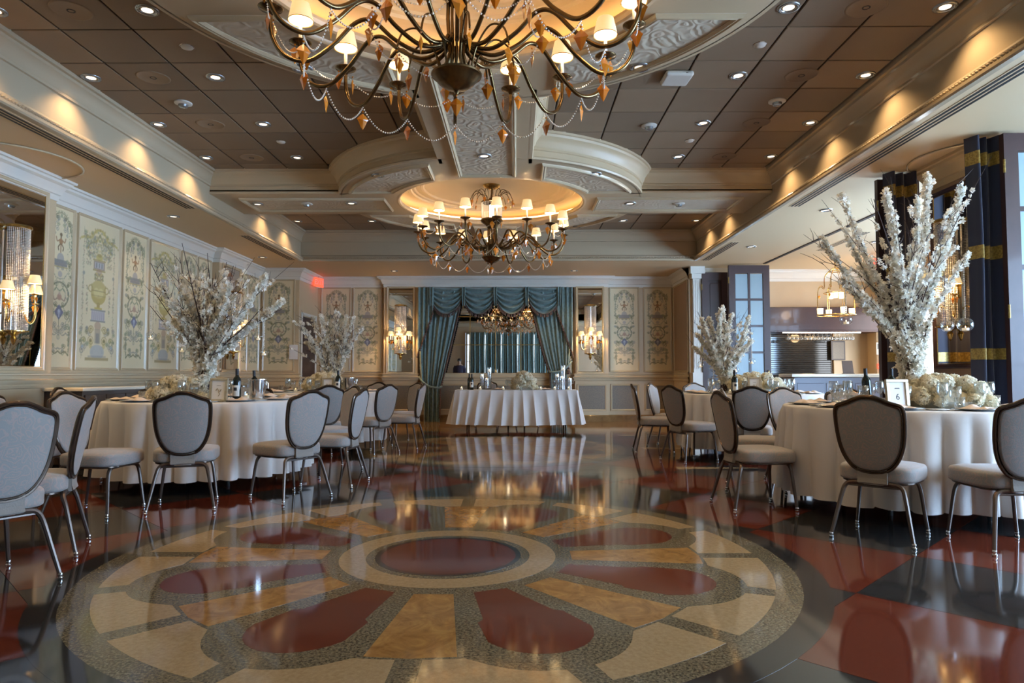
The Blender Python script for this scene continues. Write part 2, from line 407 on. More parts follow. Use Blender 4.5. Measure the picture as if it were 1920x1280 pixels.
# ------------------------------------------------------------------ floor
floor = MB().box(XL, XR, Y0, YB+1.3, -0.06, -0.004).build('floor', 'st_joint', kind='structure')
MC = (-0.40, 4.02); PITCH = 0.955
def clip(poly, x0, x1, y0, y1):
    for ax, lim, sg in ((0, x0, 1), (0, x1, -1), (1, y0, 1), (1, y1, -1)):
        out = []
        for i in range(len(poly)):
            a, b = poly[i-1], poly[i]; da, db = (a[ax]-lim)*sg, (b[ax]-lim)*sg
            if (da >= 0) != (db >= 0):
                t = da/(da-db); out.append((a[0]+(b[0]-a[0])*t, a[1]+(b[1]-a[1])*t))
            if db >= 0: out.append(b)
        poly = out
        if not poly: return []
    return poly
g = 0.0015; q = math.sqrt(0.5)
YF = 12.55
for a in range(-14, 18):
    for b in range(-18, 14):
        cs = [((a+g)*PITCH, (b+g)*PITCH), ((a+1-g)*PITCH, (b+g)*PITCH), ((a+1-g)*PITCH, (b+1-g)*PITCH), ((a+g)*PITCH, (b+1-g)*PITCH)]
        P = [(MC[0]+(u+v)*q, MC[1]+(u-v)*q) for u, v in cs][::-1]
        P = clip(P, XL+0.01, XR-0.01, Y0+0.01, YF)
        if len(P) < 3: continue
        if all(math.hypot(x-MC[0], y-MC[1]) < 1.85 for x, y in P): continue
        ar = abs(sum(P[i-1][0]*P[i][1]-P[i][0]*P[i-1][1] for i in range(len(P))))/2
        if ar < 0.01: continue
        MB().poly(P, -0.02, 0).build('stone_slab', 'st_black' if (a+b) % 2 else 'st_red', floor)
x = XL + 0.01; k = 0
while x < XR-0.1:
    x1 = min(x+0.96, XR-0.01)
    for (y0, y1) in ((YF+0.004, 13.55), (13.554, 14.6), (14.604, YB+1.2)):
        MB().box(x, x1-0.003, y0, y1, -0.02, 0).build('border_slab', 'st_tan' if k % 3 else 'st_gold', floor); k += 1
    x = x1
def medallion(cx, cy, far=False):
    c = T(cx, cy, 0)
    def arc(r, a0, a1, n): return [(r*math.cos(a0+(a1-a0)*i/n), r*math.sin(a0+(a1-a0)*i/n)) for i in range(n+1)]
    def ring(r0, r1, z, name, m): MB().lathe([(r0, -0.01), (r1, -0.01), (r1, z), (r0, z)], 96, closed=True).build(name, m, floor, mtx=c)
    MB().lathe([(0, -0.01), (1.90, -0.01), (1.90, 0.0004), (0, 0.0004)], 96).build('granite_field', 'st_grey', floor, mtx=c)
    ring(1.90, 2.03, 0.0005, 'black_ring', 'st_black')
    ring(0.47, 0.62, 0.0008, 'cream_ring', 'st_cream')
    ring(0.39, 0.42, 0.0009, 'black_ring', 'st_black')
    MB().lathe([(0, -0.01), (0.389, -0.01), (0.389, 0.0009), (0, 0.0009)], 64).build('red_disc', 'st_red', floor, mtx=c)
    gold = MB().poly([(0.71, -0.095), (1.43, -0.175), (1.45, 0), (1.43, 0.175), (0.71, 0.095)], -0.01, 0.0008).mesh('gold_wedge', 'st_gold')
    P = [(0.70, -0.085), (1.06, -0.165), (1.09, -0.20), (1.20, -0.215)]
    P += [(1.24+0.26*math.cos(t), 0.235*math.sin(t)) for t in [(-1.35+2.7*i/12) for i in range(13)]]
    P += [(1.20, 0.215), (1.09, 0.20), (1.06, 0.165), (0.70, 0.085)]
    petal = MB().poly(P, -0.01, 0.0008).mesh('red_petal', 'st_red')
    seg = math.radians(22.5); cc, rho, gap = 1.26, 0.385, 0.035
    inner = []
    for i in range(13):
        t = gap + (seg-2*gap)*i/12          # angle away from the petal axis
        d = rho*rho - (cc*math.sin(t))**2
        r = 1.46
        if d > 0: r = max(r, cc*math.cos(t)+math.sqrt(d))
        inner.append((min(r, 1.70)*math.cos(t), min(r, 1.70)*math.sin(t)))
    outer = arc(1.775, gap*0.85, seg-gap*0.85, 8)
    up = MB().poly(outer + inner[::-1], -0.01, 0.0008).mesh('cream_segment', 'st_cream')
    mir = [(x_, -y_) for x_, y_ in (outer + inner[::-1])][::-1]
    dn = MB().poly(mir, -0.01, 0.0008).mesh('cream_segment', 'st_cream')
    for i in range(8):
        th = -PI/2 + i*PI/4
        inst('gold_wedge', gold, floor, c @ T(rz=th)); inst('red_petal', petal, floor, c @ T(rz=th+PI/8))
        inst('cream_segment', up, floor, c @ T(rz=th+PI/8)); inst('cream_segment', dn, floor, c @ T(rz=th+PI/8))
medallion(*MC)
medallion(AX, 9.75)
for sx in (-1, 1):      # slim cream points beside the second medallion
    for (y0, w_) in ((7.72, 0.10), (9.75, 0.13), (11.8, 0.10)):
        MB().poly([(AX+sx*2.15, y0-w_), (AX+sx*3.15, y0), (AX+sx*2.15, y0+w_)][::sx], -0.01, 0.0007).build('cream_point', 'st_cream', floor)

# ------------------------------------------------------------------ ceiling: side soffits, tray and tiles
cb = MB()
cb.box(XL, TX0, Y0, YB, ZS, ZS+0.05); cb.box(TX1, XR, Y0, YB+1.3, ZS, ZS+0.05)
cb.box(TX0, TX1, TY1, YB, ZS, ZS+0.05); cb.box(TX0, TX1, Y0, TY0, ZS, ZS+0.05)
ceiling = cb.build('ceiling', 'soffit', kind='structure')
MB().box(TX0-0.05, TX1+0.05, TY0-0.05, TY1+0.05, ZT+0.022, ZT+0.05).build('ceiling_grid', 'grid', ceiling)
D1, D2 = (AX+0.02, 3.88), (AX, 9.75)
tile = MB().cbox(-0.2815, 0.2815, -0.284, 0.284, 0, 0.02, 0.004).mesh('ceiling_tile', 'tile')
ys = [1.51+0.585*j for j in range(0, 20)]
xs = [-3.95+0.58*i for i in range(-1, 13)]
def near_dome(x, y, r=1.60):
    for d in (D1, D2):
        if math.hypot(max(abs(x-d[0])-0.29, 0), max(abs(y-d[1])-0.29, 0)) < r: return True
    return False
for i, x in enumerate(xs):
    for y in ys:
        if x < TX0-0.1 or x > TX1+0.1: continue
        if near_dome(x, y) or abs(x-AX) < 0.26 or y > TY1: continue
        inst('ceiling_tile', tile, ceiling, T(x, y, ZT))
# bulkhead around the tray with its crown
BP = [(0, ZS-0.002), (0.05, ZS-0.002), (0.062, ZS+0.012), (0.062, ZS+0.035), (0.045, ZS+0.05), (0.05, ZS+0.075), (0.035, ZS+0.10), (0.012, ZS+0.112), (0.0, ZS+0.115),
      (0.0, ZT-0.20), (0.018, ZT-0.195), (0.018, ZT-0.17), (0.03, ZT-0.155), (0.04, ZT-0.12), (0.065, ZT-0.08), (0.095, ZT-0.06), (0.10, ZT-0.035), (0.125, ZT-0.03), (0.13, ZT-0.004), (0.13, ZT+0.02)]
MB().sweep(BP, [(TX0, TY0), (TX1, TY0), (TX1, TY1), (TX0, TY1)], closed=True).build('trim_1', 'bulkhead', smooth=True, angle=0.5, kind='structure')
egg = MB()          # carved egg-and-leaf band along the foot of the bulkhead
def eggrow(p0, p1, n, nx, ny):
    for i in range(n):
        t = (i+0.5)/n; x = p0[0]+(p1[0]-p0[0])*t; y = p0[1]+(p1[1]-p0[1])*t
        egg.octa((x+nx*0.052, y+ny*0.052, ZS+0.056), 0.017)
eggrow((TX0, 3.5), (TX0, TY1), 250, 1, 0); eggrow((TX1, 3.5), (TX1, TY1), 250, -1, 0); eggrow((TX0, TY1), (TX1, TY1), 200, 0, -1)
eg = egg.build('trim_2', 'bulkhead', kind='structure')
# domes
RP = [(2.10, ZB), (2.14, ZB), (2.15, ZB+0.02), (2.14, ZB+0.035), (2.14, ZB+0.10), (2.16, ZB+0.105), (2.16, ZB+0.13), (2.175, ZB+0.15), (2.19, ZB+0.19), (2.225, ZB+0.23), (2.25, ZB+0.245), (2.26, ZB+0.27), (2.28, ZB+0.275), (2.285, ZT+0.01)]
def frame_loop(mb, pts, z, w_=0.05, h=0.022):
    n = len(pts); prof = [(0, 0), (0.006, -h*0.6), (w_*0.3, -h), (w_*0.5, -h*0.75), (w_*0.7, -h*0.9), (w_, -h*0.3), (w_, 0)]
    mb.sweep(prof, pts, closed=True, plane_z=z)
def dome(cx, cy, idx):
    mb = MB(); N_ = 96
    mb.lathe(RP, N_); mb.lathe([(1.33, ZB), (2.11, ZB)], N_)
    # lip, cove and stepped saucer
    mb.lathe([(1.36, ZB), (1.33, ZB-0.004), (1.31, ZB+0.004), (1.30, ZB+0.03), (1.305, ZB+0.055), (1.335, ZB+0.06), (1.36, ZB+0.062), (1.40, ZB+0.09)], N_)
    mb.lathe([(1.62, ZB+0.09), (1.62, ZB+0.165), (1.55, ZB+0.18), (1.22, ZB+0.19), (1.20, ZB+0.175), (1.16, ZB+0.175), (1.145, ZB+0.195), (1.11, ZB+0.20), (1.09, ZB+0.215), (1.03, ZB+0.218), (1.015, ZB+0.205), (0.985, ZB+0.208), (0.965, ZB+0.23), (0.8, ZB+0.25), (0.5, ZB+0.268), (0, ZB+0.276)], N_)
    mb.lathe([(1.40, ZB+0.09), (1.62, ZB+0.09)], N_)
    o = mb.build('trim_%d' % idx, 'cream', smooth=True, angle=0.5, kind='structure'); o.location = (cx, cy, 0)
    lp = MB().lathe([(1.475+0.018*math.cos(t), ZB+0.115+0.018*math.sin(t)) for t in [2*PI*k/6 for k in range(6)]], 64, closed=True)
    lp.build('cove_lamp', 'cove', o)
    # four quarter panels of relief plaster with moulded borders
    for k in range(4):
        a0 = k*PI/2; hw = 0.66
        ri, ro = 1.45, 2.02
        A0, A1 = math.asin(hw/ri), math.asin(hw/ro)
        pts = [(ro*math.cos(t), ro*math.sin(t)) for t in [A1+(PI/2-2*A1)*i/24 for i in range(25)]]
        pts += [(ri*math.cos(t), ri*math.sin(t)) for t in [PI/2-A0-(PI/2-2*A0)*i/20 for i in range(21)]]
        MB().poly(pts, ZB-0.004, ZB+0.01).build('plaster_panel', 'plaster', o, mtx=T(rz=a0))
        fm = MB(); frame_loop(fm, pts, ZB-0.003, 0.055, 0.028)
        fm.build('panel_moulding', 'cream_gloss', o, smooth=True, mtx=T(rz=a0))
    return o
dome(D1[0], D1[1], 3); dome(D2[0], D2[1], 4)
# beams between and beside the domes
def beam(pts, idx, axis):
    x0, x1, y0, y1 = pts
    mb = MB(); mb.box(x0, x1, y0, y1, ZB+0.0012, ZB+0.05)
    prof = [(r-2.10, z) for r, z in RP]
    def side(p, q_): mb.sweep(prof, [p, q_])
    if axis == 'x': side((x0, y1-0.04), (x1, y1-0.04)); side((x1, y0+0.04), (x0, y0+0.04))
    else: side((x0+0.04, y0), (x0+0.04, y1)); side((x1-0.04, y1), (x1-0.04, y0))
    o = mb.build('trim_%d' % idx, 'cream', smooth=True, angle=0.5, kind='structure')
    return o
def flat_panel(o, x0, x1, y0, y1):
    pts = [(x0, y0), (x1, y0), (x1, y1), (x0, y1)]
    MB().poly(pts, ZB-0.004, ZB+0.01).build('plaster_panel', 'plaster', o)
    fm = MB(); frame_loop(fm, pts, ZB-0.003, 0.055, 0.028); fm.build('panel_moulding', 'cream_gloss', o, smooth=True)
hw = 0.54
b1 = beam((AX-hw, AX+hw, D1[1]+1.9, D2[1]-1.9), 5, 'y'); flat_panel(b1, AX-0.36, AX+0.36, D1[1]+1.5, D2[1]-1.42)
b2 = beam((TX0, AX-1.9, D2[1]-hw-0.05, D2[1]+hw+0.05), 6, 'x'); flat_panel(b2, TX0+0.3, AX-1.48, D2[1]-0.36, D2[1]+0.36)
b3 = beam((AX+1.9, TX1, D2[1]-hw-0.05, D2[1]+hw+0.05), 7, 'x'); flat_panel(b3, AX+1.48, TX1-0.3, D2[1]-0.36, D2[1]+0.36)
b4 = beam((AX-hw, AX+hw, D2[1]+1.9, TY1), 8, 'y'); flat_panel(b4, AX-0.36, AX+0.36, D2[1]+1.48, TY1-0.3)
b7 = beam((AX-hw, AX+hw, TY0, D1[1]-1.9), 11, 'y')

# ------------------------------------------------------------------ murals (painted ornament as vertex colour on a fine grid)
def mural_mesh(kind, W, H):
    nx, nz = (84, 210) if kind == 'urn' else (64, 250)
    X, Z = np.meshgrid(np.linspace(-0.5, 0.5, nx), np.linspace(0, 1, nz))
    asp = W/H; XX = X*asp                    # XX and Z share one unit (panel height = 1)
    base = np.array([0.75, 0.62, 0.39]); col = np.ones((nz, nx, 3))*base
    edge = np.clip((np.abs(XX)/(asp/2)-0.55)*1.4, 0, 1)[..., None]; col = col*(1-0.35*edge)+np.array([0.62, 0.50, 0.38])*0.35*edge if kind == 'urn' else col
    rs = np.random.RandomState(3 if kind == 'urn' else 5)
    def put(mask, c, a=1.0):
        m_ = (np.clip(mask, 0, 1)*a)[..., None]; col[:] = col*(1-m_)+np.array(c)*m_
    px = 1.2*asp/nx
    def disk(cx, cz, r, c, a=1.0, sx=1.0):
        for s in ((1, -1) if abs(cx) > 1e-4 else (1,)):
            d = np.sqrt(((XX-s*cx)/sx)**2+(Z-cz)**2); put((r-d)/px+0.5, c, a)
    def ring(cx, cz, r, t, c, a=1.0, sx=1.0):
        for s in ((1, -1) if abs(cx) > 1e-4 else (1,)):
            d = np.abs(np.sqrt(((XX-s*cx)/sx)**2+(Z-cz)**2)-r); put((t-d)/px+0.5, c, a)
    def rect(cx, cz, hx, hz, c, a=1.0):
        for s in ((1, -1) if abs(cx) > 1e-4 else (1,)):
            d = np.maximum(np.abs(XX-s*cx)-hx, np.abs(Z-cz)-hz); put(-d/px+0.5, c, a)
    def curve(pts, t, c, a=0.9, leaf=0.0, leafc=None):
        P = [p for p in spline([(p[0], p[1], 0) for p in pts], 10)]
        for i, p in enumerate(P):
            disk(p.x, p.y, t, c, a)
            if leaf and i % 3 == 0: disk(p.x+rs.uniform(-leaf, leaf), p.y+rs.uniform(-leaf, leaf), leaf*0.45, leafc or c, a*0.8)
    def scroll(cx, cz, r, turns, dirn, c, t=0.0022, a=0.85):
        P = []
        for i in range(int(26*turns)):
            th = i/26*2*PI; rr = r*(1-i/(26*turns)*0.85); disk(cx+rr*math.cos(th)*dirn, cz+rr*math.sin(th), t, c, a)
    ol, gn, gy, bl, rd, br, gd, yl = (0.24, 0.21, 0.11), (0.27, 0.28, 0.16), (0.28, 0.26, 0.23), (0.27, 0.245, 0.215), (0.40, 0.23, 0.16), (0.22, 0.14, 0.07), (0.44, 0.32, 0.12), (0.58, 0.45, 0.16)
    if kind == 'urn':
        hw_ = asp/2
        for i in range(26):
            scroll(rs.uniform(0.03, 0.19), rs.choice((rs.uniform(0.08, 0.3), rs.uniform(0.74, 0.93))), rs.uniform(0.010, 0.024), rs.uniform(1.2, 1.9), rs.choice((-1, 1)), [ol, gn, gy, yl][i % 4], 0.0026, 0.6)
        for e in (0.055,): rect(hw_-e, 0.5, 0.0008, 0.44, ol, 0.55)
        for i in range(120):                                   # leafy border and hanging garlands
            disk(hw_-0.055+rs.uniform(-0.01, 0.01), rs.uniform(0.08, 0.92), 0.004, gn if i % 2 else rd, 0.55)
        curve([(0, 0.945), (0.05, 0.93), (0.09, 0.88), (0.15, 0.875), (0.20, 0.86)], 0.007, yl, 0.9, 0.018, gd)
        curve([(0, 0.915), (0.04, 0.86), (0.10, 0.84), (0.13, 0.80)], 0.006, gd, 0.8, 0.02, gn)
        for i in range(260):
            t = rs.uniform(0, 1); disk(rs.uniform(0.0, 0.17)*(1-0.3*t), 0.90-0.16*t+rs.uniform(-0.02, 0.02), rs.uniform(0.003, 0.008), [gn, gy, yl, bl, gd][rs.randint(5)], 0.45)
        for i in range(46): disk(0.115+rs.uniform(-0.03, 0.03), rs.uniform(0.69, 0.80), 0.004, rd if i % 2 else gn, 0.6)
        disk(0, 0.755, 0.022, yl, 0.9, 1.7); disk(0.0, 0.77, 0.012, gd, 0.9, 2)
        rect(0, 0.70, 0.062, 0.030, (0.40, 0.30, 0.22)); rect(0, 0.70, 0.048, 0.020, (0.52, 0.48, 0.45))
        for s in (-0.03, 0, 0.03): rect(abs(s), 0.70, 0.006, 0.016, gy, 0.9)
        rect(0, 0.735, 0.070, 0.004, gd); rect(0, 0.665, 0.070, 0.005, gd); disk(0, 0.648, 0.026, rd, 0.55, 1.3)
        for i in range(90): disk(rs.uniform(0, 0.05), rs.uniform(0.565, 0.645), 0.0045, [gn, rd, yl, ol][rs.randint(4)], 0.7)
        disk(0, 0.50, 0.070, (0.52, 0.39, 0.14), 1, 1.18); rect(0, 0.56, 0.082, 0.008, gd); disk(0, 0.535, 0.062, (0.56, 0.44, 0.19), 1, 1.35)
        disk(-0.025, 0.515, 0.03, (0.70, 0.60, 0.28), 0.7); rect(0, 0.525, 0.078, 0.003, br, 0.7); rect(0, 0.492, 0.074, 0.002, br, 0.6)
        ring(0.088, 0.535, 0.022, 0.004, gd, 1); rect(0, 0.425, 0.017, 0.02, gd); rect(0, 0.405, 0.042, 0.007, (0.56, 0.42, 0.12))
        rect(0, 0.355, 0.075, 0.034, (0.55, 0.50, 0.45)); rect(0, 0.392, 0.083, 0.005, gy); rect(0, 0.318, 0.083, 0.005, gy)
        for s in (0, 0.022, 0.044, 0.066): rect(s, 0.355, 0.004, 0.027, (0.36, 0.28, 0.30))
        disk(0, 0.285, 0.030, rd, 0.6, 1.2); rect(0, 0.215, 0.032, 0.05, (0.42, 0.34, 0.24), 0.8); rect(0, 0.20, 0.018, 0.035, bl, 0.7)
        scroll(0.075, 0.255, 0.030, 1.7, -1, gd, 0.004); scroll(0.072, 0.18, 0.034, 1.8, 1, gd, 0.0035)
        disk(0, 0.105, 0.052, (0.47, 0.46, 0.42), 0.9, 1.5); rect(0, 0.058, 0.13, 0.010, (0.42, 0.32, 0.16)); rect(0, 0.075, 0.10, 0.006, bl, 0.5)
        scroll(0.15, 0.17, 0.035, 1.6, 1, gn, 0.003); scroll(0.165, 0.115, 0.028, 1.6, -1, bl, 0.003); disk(0.16, 0.14, 0.012, (0.35, 0.42, 0.46), 0.7)
        for z_ in (0.63,): disk(0.165, z_, 0.013, gy, 0.7); rect(0.165, 0.60, 0.0015, 0.03, gy, 0.6)
        for i in range(40): disk(0.125+rs.uniform(-0.008, 0.008), rs.uniform(0.36, 0.55), 0.0045, rd if i % 2 else gn, 0.6)
    else:
        s1 = ol
        for z0, n_ in ((0.90, 6), (0.62, 5), (0.54, 4), (0.36, 5), (0.20, 6), (0.12, 5)):      # dense paired scrollwork
            for i in range(n_):
                scroll(rs.uniform(0.02, 0.115), z0+rs.uniform(-0.04, 0.05), rs.uniform(0.010, 0.022), rs.uniform(1.2, 1.9), rs.choice((-1, 1)), [ol, gn, gy][i % 3], 0.0022, 0.75)
        for i in range(12):
            x0 = rs.uniform(0.01, 0.10); z0 = rs.uniform(0.08, 0.95); curve([(x0, z0), (x0+rs.uniform(-.02, .03), z0+0.02), (x0+rs.uniform(-.02, .04), z0+0.05)], 0.0022, [ol, gn, gy][i % 3], 0.7, 0.006, gn)
        rect(0, 0.955, 0.012, 0.012, gn, 0.7); scroll(0.035, 0.945, 0.020, 1.5, 1, s1); scroll(0.075, 0.915, 0.024, 1.6, -1, s1, 0.003)
        curve([(0, 0.975), (0.05, 0.955), (0.085, 0.90), (0.10, 0.84)], 0.0035, s1, 0.85, 0.012, gn)
        curve([(0.02, 0.93), (0.05, 0.905), (0.065, 0.87), (0.055, 0.83)], 0.0025, gy, 0.8, 0.010, bl)
        rect(0.105, 0.77, 0.0008, 0.10, gn, 0.8); rect(0.118, 0.88, 0.008, 0.028, gn, 0.7)
        for i in range(110): disk(0.108+rs.uniform(-0.011, 0.011), rs.uniform(0.66, 0.93), 0.0035, [gn, gy, ol][rs.randint(3)], 0.7)
        curve([(0.07, 0.86), (0.078, 0.78), (0.072, 0.70)], 0.0008, gy, 0.7, 0.01, gn)
        disk(0, 0.835, 0.012, br); rect(0, 0.80, 0.006, 0.028, br); disk(0, 0.79, 0.021, (0.42, 0.22, 0.10), 1, 0.8)
        curve([(0.012, 0.80), (0.035, 0.79), (0.045, 0.815)], 0.004, (0.40, 0.22, 0.11)); curve([(0.005, 0.775), (0.024, 0.755), (0.02, 0.735)], 0.004, br)
        rect(0, 0.745, 0.0045, 0.025, (0.40, 0.22, 0.11)); disk(0, 0.685, 0.034, (0.42, 0.37, 0.32), 0.9, 0.95); rect(0, 0.665, 0.058, 0.012, bl, 0.9)
        rect(0, 0.645, 0.066, 0.010, (0.30, 0.26, 0.22)); rect(0, 0.630, 0.072, 0.003, gd); rect(0, 0.66, 0.072, 0.003, gy)
        scroll(0.088, 0.655, 0.018, 1.5, 1, s1); curve([(0.06, 0.62), (0.085, 0.60), (0.09, 0.56)], 0.0008, gn, 0.8, 0.008, gn)
        disk(0, 0.585, 0.020, (0.42, 0.36, 0.34), 0.7); curve([(0.0, 0.555), (0.04, 0.565), (0.07, 0.60)], 0.002, gy, 0.7, 0.01, gn)
        for i in range(120):
            t = rs.uniform(-PI/2, PI/2); disk(0.085*math.cos(t)+rs.uniform(-.005, .005), 0.455+0.078*math.sin(t)+rs.uniform(-.005, .005), 0.004, [ol, gn, gy][rs.randint(3)], 0.75)
        ring(0, 0.455, 0.080, 0.003, ol, 0.8, 1.06); scroll(0.112, 0.455, 0.016, 1.4, 1, s1); scroll(0.09, 0.53, 0.015, 1.4, -1, s1)
        disk(-0.004, 0.440, 0.020, (0.50, 0.30, 0.20), 0.85, 0.9); disk(0.0, 0.462, 0.010, (0.55, 0.38, 0.28), 0.9)
        curve([(0.02, 0.43), (0.045, 0.42), (0.055, 0.44)], 0.004, rd, 0.6, 0.006, gn); curve([(0, 0.48), (0.03, 0.495), (0.045, 0.48)], 0.003, gn, 0.7, 0.008, gn)
        d = np.abs(XX)/0.044+np.abs(Z-0.345)/0.050; put((1-d)*8+0.5, (0.21, 0.195, 0.24)); 
        disk(0, 0.352, 0.012, (0.50, 0.50, 0.56), 0.9, 0.8); rect(0, 0.338, 0.006, 0.024, (0.50, 0.50, 0.56), 0.8); rect(0.012, 0.345, 0.003, 0.012, (0.42, 0.42, 0.5), 0.7)
        scroll(0.075, 0.325, 0.030, 1.8, 1, ol, 0.003); scroll(0.085, 0.255, 0.022, 1.6, -1, gn, 0.0028); scroll(0.035, 0.265, 0.018, 1.5, 1, gy, 0.0022)
        rect(0, 0.24, 0.003, 0.06, s1, 0.8); curve([(0, 0.22), (0.04, 0.20), (0.07, 0.215), (0.095, 0.20)], 0.0025, gy, 0.8, 0.008, ol)
        for k_ in range(3): ring(0, 0.245-0.028*k_, 0.014, 0.002, gy, 0.8)
        rect(0.10, 0.15, 0.0025, 0.07, gn, 0.8)
        for i in range(70): disk(0.10+rs.uniform(-0.010, 0.010), rs.uniform(0.09, 0.23), 0.0035, [gn, ol, bl][rs.randint(3)], 0.7)
        curve([(0, 0.10), (0.03, 0.085), (0.06, 0.10), (0.085, 0.085), (0.10, 0.075)], 0.0035, s1, 0.85, 0.010, ol)
        curve([(0, 0.12), (0.02, 0.115), (0.045, 0.125)], 0.0025, gy, 0.7, 0.006, ol)
    m_ = MB().grid(lambda u, v: ((u-0.5)*W, 0.0, v*H), nx-1, nz-1).mesh('mural_panel', 'mural')
    at = m_.color_attributes.new('paint', 'FLOAT_COLOR', 'POINT')
    buf = np.ones((nz*nx, 4), dtype=np.float32); buf[:, :3] = col.reshape(-1, 3); at.data.foreach_set('color', buf.ravel())
    return m_
MUR = {}
def mural(kind, W, H):
    k = (kind, round(W, 2), round(H, 2))
    if k not in MUR: MUR[k] = mural_mesh(kind, W, H)
    return MUR[k]

# ------------------------------------------------------------------ wall faces. Local frame: x along the wall, -y into the room, z up
def rect_frame(mb, x0, x1, z0, z1, w_=0.035, h=0.02, y=0.0):
    """moulded picture frame of four mitred sides standing off the wall by h"""
    prof = [(0, 0), (0.1, 1), (0.35, 0.7), (0.6, 0.9), (1, 0.25), (1, 0)]
    n = len(prof); v = []
    for (cx, cz, sx, sz) in ((x0, z0, 1, 1), (x1, z0, -1, 1), (x1, z1, -1, -1), (x0, z1, 1, -1)):
        for a, b in prof: v.append((cx-sx*w_*(1-a)*1.0, y-b*h, cz-sz*w_*(1-a)*1.0))
    f = []
    for i in range(4):
        j = (i+1) % 4
        for k in range(n-1): f.append((i*n+k, j*n+k, j*n+k+1, i*n+k+1))
    mb.add(v, f)
CROWN = [(0.0, 2.99), (0.012, 2.99), (0.018, 3.02), (0.018, 3.05), (0.035, 3.06), (0.045, 3.10), (0.075, 3.15), (0.11, 3.17), (0.115, 3.195), (0.14, 3.20), (0.145, 3.225)]
RAIL = [(0.0, 0.895), (0.02, 0.90), (0.03, 0.925), (0.022, 0.94), (0.045, 0.965), (0.05, 0.985), (0.02, 0.995), (0.012, 1.03), (0.026, 1.04), (0.026, 1.055), (0.0, 1.06)]
BASE = [(0.035, 0.0), (0.035, 0.13), (0.02, 0.145), (0.0, 0.145)]
def dress(wall, mtx, spans, dado=True, top=3.0, mural_z=1.13):
    """spans = [(x0, x1, kind)] in the wall's frame"""
    for x0, x1, kind in spans:
        if kind:
            W = x1-x0; H = top-mural_z-0.03
            me = mural('urn' if W > 0.62 else 'narrow', W, H)
            inst('mural_panel', me, wall, mtx @ T((x0+x1)/2, -0.004, mural_z))
            fm = MB(); rect_frame(fm, x0, x1, mural_z, mural_z+H, 0.035, 0.022)
            fm.build('panel_moulding', 'cream_gloss', wall, mtx=mtx)
        if dado:
            MB().box(x0+0.02, x1-0.02, -0.003, 0.02, 0.27, 0.79).build('wainscot_panel', 'dado', wall, mtx=mtx)
            fm = MB(); rect_frame(fm, x0+0.02, x1-0.02, 0.27, 0.79, 0.04, 0.022); fm.build('panel_moulding', 'cream_gloss', wall, mtx=mtx)
# ------------------------------------------------------------------ walls
def wallbox(name, boxes, m):
    mb = MB()
    for b in boxes: mb.box(*b)
    return mb.build(name, m, kind='structure')
wall_left = wallbox('wall_left', [(XL-0.1, XL, Y0, 14.0, 0, ZS), ], 'cream')
wallbox('wall_recess', [(XL, -4.5, 14.0, 14.1, 0, ZS), (-4.6, -4.5, 14.1, YB, 0, ZS)], 'cream')
wall_back = wallbox('wall_back', [(-4.6, 3.6, YB, YB+0.1, 0, ZS), (3.5, 3.6, 13.9, YB, 0, ZS), (1.28, 2.02, YB-0.12, YB, 0, ZS), (-2.98, -2.22, YB-0.12, YB, 0, ZS)], 'cream')
PL1, PL2 = (6.15, 7.55), (11.75, 12.75)      # mirrored pilasters of the left wall
for a, b in (PL1, PL2): MB().box(XL, XL+0.12, a, b, 0, ZS).build('pilaster', 'cream', wall_left)
PATH = [(3.5, 13.9), (3.5, YB), (2.02, YB), (2.02, YB-0.12), (-2.98, YB-0.12), (-2.98, YB), (-4.5, YB), (-4.5, 14.0), (XL, 14.0),
        (XL, PL2[1]), (XL+0.12, PL2[1]), (XL+0.12, PL2[0]), (XL, PL2[0]), (XL, PL1[1]), (XL+0.12, PL1[1]), (XL+0.12, PL1[0]), (XL, PL1[0]), (XL, Y0)]
PATHR = PATH[:4] + [(1.28, YB-0.12), (1.28, YB), (-2.22, YB), (-2.22, YB-0.12)] + PATH[4:]
MB().sweep(CROWN, PATH).build('trim_12', 'white', smooth=True, angle=0.5, kind='structure')
MB().sweep(RAIL, PATHR).build('trim_13', 'cream_gloss', smooth=True, angle=0.5, kind='structure')
MB().sweep(BASE, PATHR).build('baseboard_back', 'st_tan', kind='structure')
ML = T(XL, 0, 0, rz=PI/2); MBk = T(0, YB, 0)
dress(wall_left, ML, [(7.62, 8.02, 1), (8.14, 8.97, 1), (9.09, 9.64, 1), (9.76, 10.56, 1), (10.68, 11.12, 1), (11.24, 11.66, 1), (12.86, 13.28, 1), (13.38, 13.88, 1)])
dress(wall_left, ML, [(3.2, 3.9, 1), (4.0, 4.5, 1), (4.6, 5.3, 1), (5.4, 6.05, 1), (6.25, 7.45, 0), (11.85, 12.65, 0), (0.6, 1.6, 1), (1.7, 2.2, 1), (2.3, 3.1, 1)])
dress(wall_left, T(0, 14.0, 0), [(-5.22, -4.62, 1)])
dress(wall_back, MBk, [(-4.38, -3.78, 1), (-3.66, -3.08, 1), (2.10, 2.70, 1), (2.86, 3.43, 1)])
dress(wall_back, T(0, YB-0.12, 0), [(-2.92, -2.28, 0), (1.34, 1.96, 0)])
dress(wall_back, MBk, [(-2.1, -1.1, 0), (-1.0, 0.0, 0), (0.1, 1.15, 0)])
# amber covered return beside the doors, with a moulded panel
MB().box(0.12, 1.28, -0.012, 0.0, 1.13, 2.96).build('wall_panel', 'sidewall', wall_back, mtx=T(3.5, 15.3, 0, rz=-PI/2))
fm = MB(); rect_frame(fm, 0.12, 1.28, 1.13, 2.96, 0.035, 0.022); fm.build('panel_moulding', 'cream_gloss', wall_back, mtx=T(3.5, 15.3, 0, rz=-PI/2))
